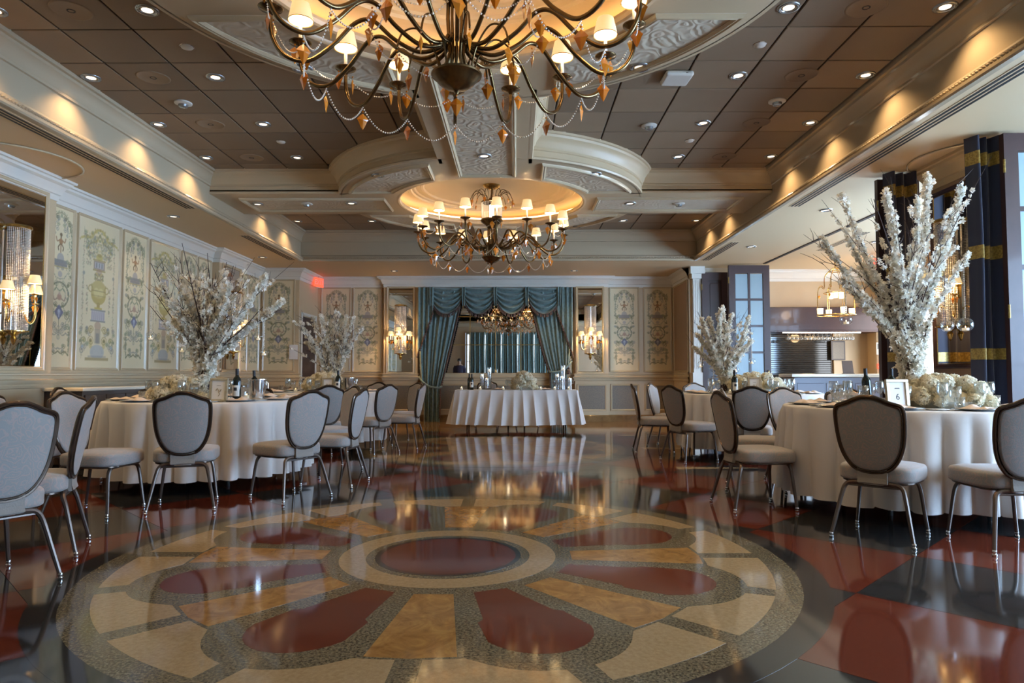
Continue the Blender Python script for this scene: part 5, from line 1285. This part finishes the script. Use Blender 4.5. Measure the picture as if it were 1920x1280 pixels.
def bucket(x, y, label):
    t = thing('wine_bucket', label, 'bucket', (x, y, ZC))
    MB().lathe([(0, 0), (0.062, 0), (0.066, 0.008), (0.082, 0.195), (0.088, 0.20), (0.088, 0.205), (0.079, 0.203), (0.063, 0.01), (0, 0.01)], 32).build('bucket_body', 'silver', t, smooth=True)
    for s in (-1, 1): MB().tube([(s*0.08, 0, 0.17), (s*0.105, 0, 0.165), (s*0.105, 0, 0.12), (s*0.077, 0, 0.115)], 0.005, 6).build('handle', 'silver', t, smooth=True)
    return t
xA, yA = tables['A'][:2]; xB, yB = tables['B'][:2]; xC, yC = tables['C'][:2]; xD, yD = tables['D'][:2]
bottle(-2.60, 6.32, 'dark red wine bottle with white label on the near left table')
bucket(-2.50, 6.55, 'steel wine bucket beside the bottle on the near left table')
t = bottle(-2.52, 6.56, 'bottle neck leaning in the steel bucket on the near left table', 0, False, 0.9); t.location.z = ZC+0.015; t.rotation_euler = (0.0, -0.06, 0)
bottle(-2.47, 9.40, 'wine bottle with white label on the far left table'); bucket(-2.36, 9.55, 'steel wine bucket on the far left table')
bottle(3.0-0.30, 8.52, 'dark wine bottle with pale label on the far right table')
bottle(3.28-0.12, 5.80, 'dark wine bottle behind the number 6 frame')
t = bottle(3.05, 5.98, 'pale-necked bottle leaning left behind the number 6 frame', 0.3, False); t.rotation_euler = (0, -0.06, 0)
def table_frame(x, y, rz, label, number=None, w_=0.15, h=0.20):
    t = thing('picture_frame', label, 'frame', (x, y, ZC), rz)
    mm = T(0, 0, 0.001, rx=-0.10)
    mb = MB()
    for (x0, x1, z0, z1) in ((-w_/2, w_/2, 0, 0.022), (-w_/2, w_/2, h-0.022, h), (-w_/2, -w_/2+0.022, 0.022, h-0.022), (w_/2-0.022, w_/2, 0.022, h-0.022)): mb.cbox(x0, x1, -0.012, 0.012, z0, z1, 0.003, mm)
    mb.build('frame_border', 'frame_gilt', t)
    MB().box(-w_/2+0.02, w_/2-0.02, -0.002, 0.006, 0.02, h-0.02, mm).build('card', 'paper', t)
    MB().box(-0.02, 0.02, 0.01, 0.015, 0, h*0.7, T(0, 0.035, 0.0, rx=0.22)).build('easel_back', 'cabinet', t)
    def txt(body, size, z):
        text_mesh(body, size, 0.0003, 'ink', t, mm @ Matrix.Translation((0, -0.0028, z)) @ Matrix.Rotation(PI/2, 4, 'X'))
    if number: txt(number, 0.062, h*0.40)
    fl = MB()      # little ornament at the head of the card
    for k in range(-3, 4): fl.octa((k*0.005, 0, 0.0), 0.0022)
    if number: fl.build('card_ornament', 'ink', t, mtx=mm @ T(0, -0.003, h*0.70))
    else:
        sp = MB().tube(spline([(-0.025, -0.004, 0.10), (-0.01, -0.004, 0.12), (0.01, -0.004, 0.09), (0.025, -0.004, 0.115)], 5), 0.003, 5); sp.tube(spline([(0, -0.004, 0.05), (0.012, -0.004, 0.07), (0, -0.004, 0.09)], 5), 0.003, 5)
        sp.build('card_ornament', 'frame_gilt', t, mtx=mm)
table_frame(2.76, 4.98, 0.12, 'champagne frame with the table number 6', '6', 0.17, 0.215)
table_frame(-2.73, 6.22, -0.10, 'gilt frame with a light card on the near left table', None, 0.17, 0.215)
table_frame(-2.62, 9.42, -0.05, 'small gilt frame on the far left table', None, 0.16, 0.20)
table_frame(2.98, 8.60, 0.05, 'wooden frame on the far right table', None, 0.17, 0.215)

# ------------------------------------------------------------------ flowers and blossom trees
def puff_mound(name, label, loc, rx, ry, rz_, n, seed, m='hydrangea', base=True, petal=0.017):
    t = thing(name, label, 'flowers', loc); rs = random.Random(seed); v = []; f = []
    heads = []
    for _ in range(46):
        a = rs.uniform(0, 2*PI); h = rs.uniform(0.05, 1)**0.8; rr = math.sqrt(max(0, 1-h*h))
        heads.append((rx*rr*math.cos(a), ry*rr*math.sin(a), rz_*h*0.92, rs.uniform(0.045, 0.07)))
    for _ in range(n):
        hx, hy, hz, hr = rs.choice(heads); u = Vector((rs.gauss(0, 1), rs.gauss(0, 1), rs.gauss(0.3, 1))).normalized()
        p = Vector((hx, hy, max(0.01, hz))) + u*hr*rs.uniform(0.75, 1.05)
        if p.z < 0.012: p.z = 0.012+rs.random()*0.02
        a = u.orthogonal().normalized(); b = u.cross(a); s = petal*rs.uniform(0.7, 1.25); w_ = rs.uniform(0, PI)
        a, b = a*math.cos(w_)+b*math.sin(w_), b*math.cos(w_)-a*math.sin(w_)
        k = len(v); v += [p-a*s+u*s*0.3, p-b*s*0.5, p+a*s+u*s*0.3, p+b*s*0.5, p-b*s+u*s*0.35, p+b*s+u*s*0.35]
        f += [(k, k+1, k+3), (k+1, k+2, k+3), (k+4, k+1, k+3)]
    MB().add(v, f).build('flower_heads', m, t, kind='stuff')
    core = MB().lathe([(rx*0.7*math.sin(q_), rz_*0.66*math.cos(q_)) for q_ in [PI/2*i/6 for i in range(6, -1, -1)]], 20)
    c_ = core.build('leafy_core', 'moss' if m != 'hydrangea' else 'hydrangea', t, smooth=True)
    if base: MB().lathe([(0, 0), (rx*0.72, 0), (rx*0.8, 0.05), (rx*0.78, 0.05), (rx*0.70, 0.004), (0, 0.004)], 24).build('low_bowl', 'glass', t, smooth=True)
    return t
FM = puff_mound
FM('flower_mound', 'mound of cream hydrangeas on the near left table', (xA-0.16, yA-0.28, ZC), 0.25, 0.22, 0.20, 8500, 1)
FM('flower_mound', 'mound of cream hydrangeas on the far left table', (xB+0.10, yB-0.18, ZC), 0.30, 0.24, 0.25, 7000, 2)
FM('flower_mound', 'broad mound of cream and white blooms on the far right table', (xC-0.0, yC-0.20, ZC), 0.36, 0.26, 0.25, 9500, 3)
FM('flower_mound', 'long mound of white hydrangeas on the table with the number 6', (xD+0.12, yD-0.24, ZC), 0.34, 0.25, 0.22, 11000, 4)

def blossom_tree(label, loc, tips, H0, seed, nb, garl, rt=0.055, petal=0.014, extra=12, group='blossom tree centrepieces'):
    """tips = (x, z) of the branch ends seen from the front; depth is spread around the trunk"""
    t = thing('blossom_tree', label, 'floral tree', loc, group=None); rs = random.Random(seed)
    MB().lathe([(0, 0), (0.11, 0), (0.12, 0.01), (0.11, 0.03), (0.03, 0.045), (0, 0.05)], 24).build('base_plate', 'glass', t, smooth=True)
    mo = MB()
    MB().lathe([(rt*0.9, 0.01), (rt*1.25, 0.05), (rt*0.95, 0.16), (rt*0.85, H0*0.6), (0, H0*0.8)], 12).build('moss_trunk', 'branch', t, smooth=True)
    paths = []; trunkR = rt
    for i, (tx, tz) in enumerate(tips):
        a0 = 2*PI*i/len(tips)*2.3; dep = rs.uniform(-0.55, 0.55)*max(0.25, abs(tz)*0.30)
        P = [(rt*math.cos(a0), rt*math.sin(a0), 0.02), (rt*0.9*math.cos(a0+1.2), rt*0.9*math.sin(a0+1.2), H0*0.5), (rt*0.9*math.cos(a0+2.2)+tx*0.06, rt*0.9*math.sin(a0+2.2)+dep*0.06, H0)]
        x1 = P[-1][0]
        for k, (u, w_) in enumerate(((0.30, 0.34), (0.62, 0.66), (1.0, 1.0))):
            P.append((tx*u**0.95+rs.uniform(-0.03, 0.03)*(1 if u < 1 else 0), dep*u+rs.uniform(-0.02, 0.02), H0+(tz-H0)*(w_*0.94+0.0 if u < 1 else 1.0)))
        S_ = spline(P, 9); m_ = len(S_); R = [max(0.0028, 0.0135*(1-0.82*j/m_)) for j in range(m_)]
        MB().tube(S_, R, 6).build('branch', 'branch', t, smooth=True); paths.append(S_)
        tw = MB()
        for q_ in range(5):
            j = rs.randint(int(m_*0.45), m_-3); d = (S_[j+2]-S_[j-2]).normalized(); o_ = Vector((rs.gauss(0, 1), rs.gauss(0, 0.6), rs.gauss(0.5, 0.6))).normalized()
            e = S_[j] + (d*0.6+o_*0.6)*rs.uniform(0.12, 0.26); mid = S_[j].lerp(e, 0.5)+Vector((rs.uniform(-.02, .02), 0, rs.uniform(-.02, .02)))
            tw.tube([S_[j], mid, e], [0.0035, 0.0025, 0.0012], 4)
            e2 = mid + (d*0.3+Vector((rs.gauss(0, 1), rs.gauss(0, .5), rs.gauss(.4, .6))).normalized()*0.7)*0.10; tw.tube([mid, e2], [0.002, 0.001], 4)
        tw.build('twigs', 'branch', t, kind='stuff')
    # finer side branches between the main ones, with a light dusting of blossom
    sparse = []
    for e_ in range(extra):
        S_ = paths[rs.randrange(len(paths))]; m_ = len(S_); j = rs.randint(int(m_*0.28), int(m_*0.7)); d = (S_[j+2]-S_[j-2]).normalized()
        L_ = (S_[-1]-S_[j]).length*rs.uniform(0.65, 1.05); o_ = Vector((rs.gauss(0, 1), rs.gauss(0, 0.8), rs.uniform(0.25, 0.9))).normalized()
        B = [S_[j], S_[j]+(d*0.85+o_*0.25)*L_*0.33, S_[j]+(d*0.75+o_*0.45)*L_*0.68, S_[j]+(d*0.70+o_*0.62)*L_]
        B = spline(B, 7); k_ = len(B); MB().tube(B, [0.0062*(1-0.82*i/k_) for i in range(k_)], 5).build('side_branch', 'branch', t, smooth=True); sparse.append(B)
        tw = MB()
        for q_ in range(5):
            j = rs.randint(5, k_-2); w0 = Vector((rs.gauss(0, 1), rs.gauss(0, 0.7), rs.gauss(0.5, 0.5))).normalized(); dd = (B[j]-B[j-1]).normalized(); e = B[j]+(dd*0.7+w0*0.5)*rs.uniform(0.08, 0.2)
            tw.tube([B[j], B[j].lerp(e, 0.5)+Vector((0.008, 0, 0.006)), e], [0.0028, 0.002, 0.001], 4)
        tw.build('twigs', 'branch', t, kind='stuff')
    v = []; f = []
    def flower(p, s):
        u = Vector((rs.gauss(0, 1), rs.gauss(-0.25, 1), rs.gauss(0.1, 1))).normalized(); a = u.orthogonal().normalized(); b = u.cross(a); w0 = rs.uniform(0, 6)
        for k in range(5):
            th = w0+k*2*PI/5; d = a*math.cos(th)+b*math.sin(th); e_ = u.cross(d); k0 = len(v)
            v.extend([p, p+d*s*0.6+e_*s*0.36+u*s*0.12, p+d*s+u*s*0.34, p+d*s*0.6-e_*s*0.36+u*s*0.12]); f.append((k0, k0+1, k0+2, k0+3))
    # dense garlands of blossom wound along the chosen branches
    for gi, (i, s0, s1, wgt, rad) in enumerate(garl):
        S_ = paths[i]; m_ = len(S_)-1
        for _ in range(int(nb*wgt*0.72)):
            u = s0+(s1-s0)*rs.random(); q_ = u*m_; k = min(int(q_), m_-1); p = S_[k].lerp(S_[k+1], q_-k)
            r = rad*(1-0.40*u)*(0.35+0.95*abs(math.sin(u*41+gi*1.7+0.9*math.sin(u*17))))*math.sqrt(rs.random())*(1.6 if rs.random() < 0.12 else 1)
            o_ = Vector((rs.gauss(0, 1), rs.gauss(0, 1), rs.gauss(0, 1))).normalized()*r
            flower(p+o_, petal*rs.uniform(0.75, 1.3))
    for B in sparse:
        for _ in range(int(nb*0.16)):
            u = 0.15+0.75*rs.random(); q_ = u*(len(B)-1); k = min(int(q_), len(B)-2); p = B[k].lerp(B[k+1], q_-k)
            if math.sin(u*33+len(B)*B[0].x*50) < -0.1: continue
            flower(p+Vector((rs.gauss(0, 1), rs.gauss(0, 1), rs.gauss(0, 1))).normalized()*0.022*rs.random(), petal*rs.uniform(0.7, 1.15))
    MB().add(v, f).build('blossoms', 'blossom', t, kind='stuff')
    return t, paths
def strand_globe(label, top, L_, r, cat='hanging globe', group='glass globes hung in the blossom trees'):
    """bead strand with a clear glass globe and a tea light; origin at the globe's foot"""
    t = thing('hanging_globe', label, cat, (top[0], top[1], top[2]-L_-2*r), group=group)
    mb = MB(); beads(mb, [Vector((0, 0, 2*r)), Vector((0, 0, 2*r+L_))], 0.016, 0.0075 if r > 0.04 else 0.004); mb.build('bead_strand', 'crystal', t)
    MB().ball((0, 0, r), r, 20, 12).build('glass_globe', 'crystal_clear', t, smooth=True)
    w_ = MB().lathe([(0, 0.012), (r*0.42, 0.012), (r*0.42, 0.030), (0, 0.030)], 10).build('tea_light', 'wax', t); MB().lathe([(0, 0.031), (0.004, 0.037), (0, 0.048)], 6).build('flame', 'flame', w_)
    return t
M['crystal_clear'] = thin_glass('globe_glass', (0.97, 0.98, 0.99), 0.01, 0.04)

# tall tree, right: tips measured from the trunk
tipsD = [(-0.56, 1.72), (-0.66, 1.38), (-0.34, 1.66), (-0.22, 1.74), (-0.05, 1.84), (0.08, 1.74), (0.27, 1.96), (0.46, 1.80), (-0.52, 1.05), (0.02, 1.35), (0.36, 1.20), (-0.22, 1.30), (-0.44, 1.50), (0.18, 1.55)]
tD, pD = blossom_tree('tall white blossom tree on the table with the number 6', (3.21, 5.58, ZC), tipsD, 0.42, 11, 950,
    [(0, 0.3, 1, 0.8, 0.042), (1, 0.3, 1, 0.9, 0.042), (2, 0.35, 0.8, 0.5, 0.04), (3, 0.15, 0.98, 1.1, 0.045), (4, 0.2, 1, 1.2, 0.045), (5, 0.4, 0.98, 0.7, 0.038), (6, 0.1, 1, 1.7, 0.052), (7, 0.22, 1, 1.4, 0.052), (8, 0.35, 1, 0.7, 0.04), (9, 0.05, 0.9, 1.0, 0.045), (10, 0.3, 1, 0.5, 0.04), (11, 0.3, 0.95, 0.8, 0.04), (12, 0.4, 0.95, 0.5, 0.038), (13, 0.25, 0.95, 0.8, 0.04), (1, 0.0, 0.25, 0.7, 0.045), (9, 0, 0.22, 0.7, 0.045)], 0.060, 0.021, 22)
tipsA = [(-0.50, 1.34), (-0.62, 1.10), (-0.38, 1.45), (-0.16, 1.52), (0.02, 1.45), (0.16, 1.38), (0.34, 1.30), (0.62, 1.22), (0.72, 0.98), (0.58, 0.92), (-0.50, 0.92), (-0.25, 1.2), (0.08, 1.2)]
tA, pA = blossom_tree('tall blossom tree with bare twig tips on the near left table', (-3.09, 6.75, ZC), tipsA, 0.36, 21, 850,
    [(0, 0.25, 0.88, 0.9, 0.05), (1, 0.3, 0.8, 0.6, 0.05), (2, 0.35, 0.9, 0.8, 0.045), (4, 0.3, 0.85, 0.9, 0.05), (5, 0.25, 0.95, 1.0, 0.05), (6, 0.2, 0.9, 1.1, 0.055), (7, 0.2, 1.0, 1.8, 0.06), (8, 0.35, 1.0, 1.2, 0.05), (10, 0.4, 0.85, 0.6, 0.05), (11, 0.3, 0.95, 0.9, 0.05), (12, 0.0, 0.9, 1.6, 0.06), (9, 0.0, 0.4, 1.2, 0.055)], 0.060, 0.022, 26)
tipsB = [(-0.46, 1.0), (-0.34, 1.10), (-0.18, 1.12), (0.0, 1.18), (0.16, 1.12), (0.30, 1.06), (0.42, 0.95), (-0.44, 0.72), (0.22, 0.8)]
tB, pB = blossom_tree('small grey-cream blossom tree on the far left table', (xB+0.18, yB+0.05, ZC), tipsB, 0.22, 31, 600,
    [(i, 0.3, 1.0, 0.85, 0.045) for i in range(8)] + [(8, 0.0, 0.6, 1.6, 0.05)], 0.040, 0.022, 16)
tipsC = [(-0.38, 0.78), (-0.34, 0.98), (-0.22, 1.00), (-0.10, 1.10), (0.03, 1.18), (0.12, 1.06), (0.30, 1.02), (0.34, 0.84), (-0.40, 0.62), (0.33, 0.7)]
tC, pC = blossom_tree('small full white blossom tree on the far right table', (xC-0.32, yC+0.0, ZC), tipsC, 0.22, 41, 700,
    [(i, 0.28, 1.0, 1.0, 0.048) for i in range(10)] + [(4, 0.0, 0.3, 1.0, 0.04)], 0.040, 0.022)
def hang(tree_loc, p, L_, r, label): strand_globe(label, (tree_loc[0]+p.x, tree_loc[1]+p.y-0.03, tree_loc[2]+p.z), L_, r)
LD = tD.location; LA = tA.location; LC = tC.location; LB = tB.location
hang(LD, pD[8][-1], 0.30, 0.050, 'clear glass globe hanging lowest at the left of the tall right tree')
hang(LD, pD[10][-4], 0.42, 0.058, 'large clear glass globe on a long bead strand right of the tall right tree')
hang(LD, pD[10][-10], 0.22, 0.048, 'clear glass globe before the pier sconce, by the tall right tree')
hang(LD, pD[9][-3], 0.10, 0.050, 'clear glass globe high in the middle of the tall right tree')
hang(LA, pA[9][-3], 0.22, 0.045, 'clear glass globe hanging at the right of the tall left tree'); hang(LA, pA[8][-6], 0.34, 0.045, 'lower clear glass globe at the far right of the tall left tree')
hang(LA, pA[10][-3], 0.22, 0.045, 'clear glass globe hanging at the left of the tall left tree'); hang(LA, pA[1][-16], 0.12, 0.045, 'inner clear glass globe left of the tall left trunk')
hang(LC, pC[9][-2], 0.22, 0.045, 'clear glass globe at the right of the small right tree'); hang(LC, pC[8][-6], 0.12, 0.045, 'upper clear glass globe left of the small right trunk'); hang(LC, pC[0][-14], 0.30, 0.045, 'lower clear glass globe left of the small right trunk')
hang(LC, pC[7][-14], 0.16, 0.045, 'inner clear glass globe right of the small right trunk')

# ------------------------------------------------------------------ sweetheart table
SX, SY, SZT = -0.02, 13.0, 0.75
t = thing('sweetheart_table', 'rectangular table under the pleated white skirt before the teal curtains', 'table', (SX, SY, 0))
MB().cbox(-1.12, 1.12, -0.30, 0.38, SZT-0.03, SZT-0.004, 0.004).build('tabletop', 'cabinet', t)
for sx in (-0.9, -0.15, 0.15, 0.9):
    for sy in (-0.22, 0.28): MB().tube([(sx, sy, SZT-0.03), (sx*1.02, sy, 0.0)], 0.013, 6).build('leg', 'bronze', t)
rs = random.Random(9); am = [rs.uniform(0.4, 1.2) for _ in range(80)]
per = [(-1.14, 0.40), (-1.14, -0.32), (1.14, -0.32), (1.14, 0.40)]
def skirt(u, v):
    Ls = [0.72, 2.28, 0.72, 2.28]; s = u*6.0
    for i in range(4):
        if s <= Ls[i] or i == 3: break
        s -= Ls[i]
    a, b = Vector(per[i]), Vector(per[(i+1) % 4]); p = a.lerp(b, min(1, s/Ls[i])); nrm = Vector(((b-a).y, -(b-a).x)).normalized()*-1
    k = int(u*34+0.12) % 58; f_ = 1-abs(math.sin(PI*u*30+0.5*math.sin(u*40)))**0.8
    c = Vector((0, 0.04)); w_ = (0.014+0.085*v)*f_*(0.6+0.4*am[k]); out = (p-c).normalized()*0.085*v
    q_ = p + out - nrm*w_*0 + Vector((nrm.x, nrm.y))*-w_
    if v == 0: q_ = p
    return (q_.x, q_.y, SZT+0.001-(SZT-0.10-0.02*abs(p.x)/1.1)*v)
o = MB(); o.grid(skirt, 58*8, 10); o.add([(x, y, SZT+0.001) for x, y in per], [(0, 1, 2, 3)])
o = o.build('pleated_tablecloth', 'cloth', smooth=True, angle=0.9); o.location = (SX, SY, 0)
tag(o, 'pleated white satin cloth on the sweetheart table', 'tablecloth')
Z2 = SZT+0.002; ZC_ = ZC; ZC = Z2
bottle(SX-0.84, SY-0.12, 'dark wine bottle with white label on the sweetheart table'); bottle(SX-0.90, SY+0.10, 'second dark bottle just behind the labelled one on the sweetheart table', 0, False)
FM('flower_arrangement', 'cascading white orchids and roses in the middle of the sweetheart table', (SX+0.15, SY-0.08, Z2), 0.24, 0.20, 0.33, 5200, 7, 'hydrangea', True, 0.020)
for k, x in enumerate((-1.02, -0.67, -0.24, 0.46, 0.72, 0.98)):
    t = thing('candle_votive', 'lit votive on the front edge of the sweetheart table, %s from the left' % ORD[k], 'candle', (SX+x, SY-0.24, Z2), group='votives on the sweetheart table')
    MB().lathe([(0, 0), (0.026, 0), (0.032, 0.06), (0.030, 0.06), (0.025, 0.004), (0, 0.004)], 14).build('votive_cup', 'glass', t, smooth=True)
    w_ = MB().lathe([(0, 0.005), (0.022, 0.005), (0.022, 0.04), (0, 0.04)], 12).build('wax', 'wax', t); MB().lathe([(0, 0.041), (0.006, 0.05), (0, 0.066)], 8).build('flame', 'flame', w_)
for k, (x, y, h) in enumerate(((-0.65, 0.0, 0.30), (-0.52, 0.16, 0.42), (-0.56, -0.05, 0.22), (0.78, 0.05, 0.30), (0.90, 0.14, 0.46), (0.86, -0.04, 0.26), (1.02, 0.05, 0.22))):
    t = thing('hurricane_vase', ('tall', 'tallest', 'short', 'left', 'highest right', 'low', 'outermost right')[k] + ' clear cylinder vase with flowers and floating candle, %s end of the sweetheart table' % ('left' if x < 0 else 'right'), 'vase', (SX+x, SY+y, Z2))
    MB().lathe([(0, 0), (0.045, 0), (0.046, h), (0.043, h), (0.042, 0.008), (0, 0.008)], 20).build('glass_cylinder', 'glass', t, smooth=True)
    mb = MB(); r_ = random.Random(k)
    for i in range(60): mb.octa((r_.uniform(-0.025, 0.025), r_.uniform(-0.025, 0.025), 0.03+r_.random()*(h*0.6)), 0.009)
    mb.build('submerged_blossom', 'blossom', t, kind='stuff'); w_ = MB().lathe([(0, h*0.8), (0.03, h*0.8), (0.03, h*0.8+0.025), (0, h*0.8+0.03)], 12).build('floating_candle', 'wax', t)
    MB().lathe([(0, h*0.8+0.03), (0.005, h*0.8+0.04), (0, h*0.8+0.055)], 8).build('flame', 'flame', w_)
for x in (-0.33, 0.56):
    place('dinner_plate', plate_m, SX+x, SY-0.12, Z2, 0, 'plate set on the sweetheart table, %s place' % ('left' if x < 0 else 'right'), 'plate', 'plates on the sweetheart table')
    place('folded_napkin', NM[0], SX+x, SY-0.12, Z2+0.012, 0.4, 'napkin folded on the %s plate of the sweetheart table' % ('left' if x < 0 else 'right'), 'napkin', 'napkins on the sweetheart table')
    for q_ in range(3): place('wine_glass', GM[0], SX+x+0.16+q_*0.07*(1 if x < 0 else 1), SY+0.06+0.05*(q_ % 2), Z2, 0, '%s clear wine glass at the %s place of the sweetheart table' % (('inner', 'middle', 'outer')[q_], 'left' if x < 0 else 'right'), 'glass', 'wine glasses on the sweetheart table')
bucket(SX+1.00, SY+0.22, 'steel bucket at the right end of the sweetheart table').location.z = Z2
ZC = ZC_

# ------------------------------------------------------------------ guest standing behind the camera, seen in the gridded mirror
def person(loc, rz):
    t = thing('person', 'person in a dark purple shirt seen in the gridded back mirror, standing with arms down', 'person', loc, rz)
    J = [(0, 0, 0.95), (0, 0, 1.12), (0, 0.01, 1.32), (0, 0, 1.43), (0, 0.01, 1.50), (0, 0.015, 1.56), (0, 0.01, 1.66)]
    R = [0.15, 0.135, 0.155, 0.09, 0.055, 0.075, 0.085]
    E = [(0, 1), (1, 2), (2, 3), (3, 4), (4, 5), (5, 6)]
    for s in (-1, 1):
        b = len(J); J += [(s*0.17, 0, 1.40), (s*0.23, 0.0, 1.13), (s*0.24, 0.06, 0.88), (s*0.235, 0.09, 0.80)]; R += [0.065, 0.048, 0.032, 0.035]
        E += [(3, b), (b, b+1), (b+1, b+2), (b+2, b+3)]
        b = len(J); J += [(s*0.09, 0, 0.88), (s*0.10, 0.01, 0.48), (s*0.11, -0.01, 0.10), (s*0.12, 0.12, 0.04)]; R += [0.10, 0.065, 0.045, 0.04]
        E += [(0, b), (b, b+1), (b+1, b+2), (b+2, b+3)]
    for s in (-1, 1):                      # five fingers a hand
        w0 = 10 if s < 0 else 18
        for k in range(5):
            b = len(J); dx = (k-2)*0.014
            J += [(s*0.235+0.0, 0.09+dx, 0.765), (s*0.232, 0.095+dx*1.2, 0.715 if k else 0.74)]; R += [0.009, 0.007]
            E += [(w0, b), (b, b+1)]
    me = bpy.data.meshes.new('body'); me.from_pydata(J, E, []); me.materials.append(M['skin']); o = bpy.data.objects.new('body', me); C.objects.link(o); o.parent = t
    sk = o.modifiers.new('skin', 'SKIN'); sd = o.modifiers.new('smooth', 'SUBSURF'); sd.levels = sd.render_levels = 1
    for i, d in enumerate(me.skin_vertices[0].data): d.radius = (R[i]*(1.25 if i in (0, 1, 2) else 1), R[i]*(0.8 if i in (0, 1, 2) else 1)); d.use_root = (i == 0)
    sh = MB().lathe([(0.17, 0.90), (0.185, 1.0), (0.175, 1.15), (0.20, 1.32), (0.19, 1.40), (0.10, 1.455), (0.07, 1.47)], 24, mtx=Matrix.Diagonal((1.12, 0.78, 1, 1)))
    for s in (-1, 1): sh.tube([(s*0.15, 0, 1.40), (s*0.215, 0, 1.30), (s*0.235, 0, 1.12), (s*0.243, 0.05, 0.93)], [0.08, 0.070, 0.058, 0.046], 12)
    sh.build('shirt', 'shirt', t, smooth=True)
    tr = MB()
    for s in (-1, 1): tr.tube([(s*0.085, 0, 0.95), (s*0.10, 0, 0.5), (s*0.11, 0, 0.06)], [0.125, 0.09, 0.075], 14)
    tr.build('trousers', 'trouser', t, smooth=True)
    MB().lathe([(0.093, -0.03), (0.100, 0.02), (0.085, 0.075), (0.045, 0.10), (0, 0.105)], 20, c=(0, -0.006, 1.655)).build('hair', 'hair', t, smooth=True)
    for s in (-1, 1): MB().ball((s*0.032, 0.088, 1.655), 0.011).build('eye', 'china', t); MB().ball((s*0.092, 0.0, 1.645), 0.018).build('ear', 'skin', t)
    MB().add([(0, 0.118, 1.62), (-0.014, 0.088, 1.615), (0.014, 0.088, 1.615), (0, 0.085, 1.665)], [(0, 1, 2), (0, 2, 3), (0, 3, 1)]).build('nose', 'skin', t)
    MB().tube([(-0.02, 0.088, 1.59), (0, 0.094, 1.588), (0.02, 0.088, 1.59)], 0.004, 6).build('mouth', 'st_red', t)
    for s in (-1, 1): MB().cbox(s*0.12-0.045, s*0.12+0.045, -0.09, 0.18, 0, 0.07, 0.015).build('shoe', 'trouser', t)
person((-2.62, -0.30, 0), 0.0)
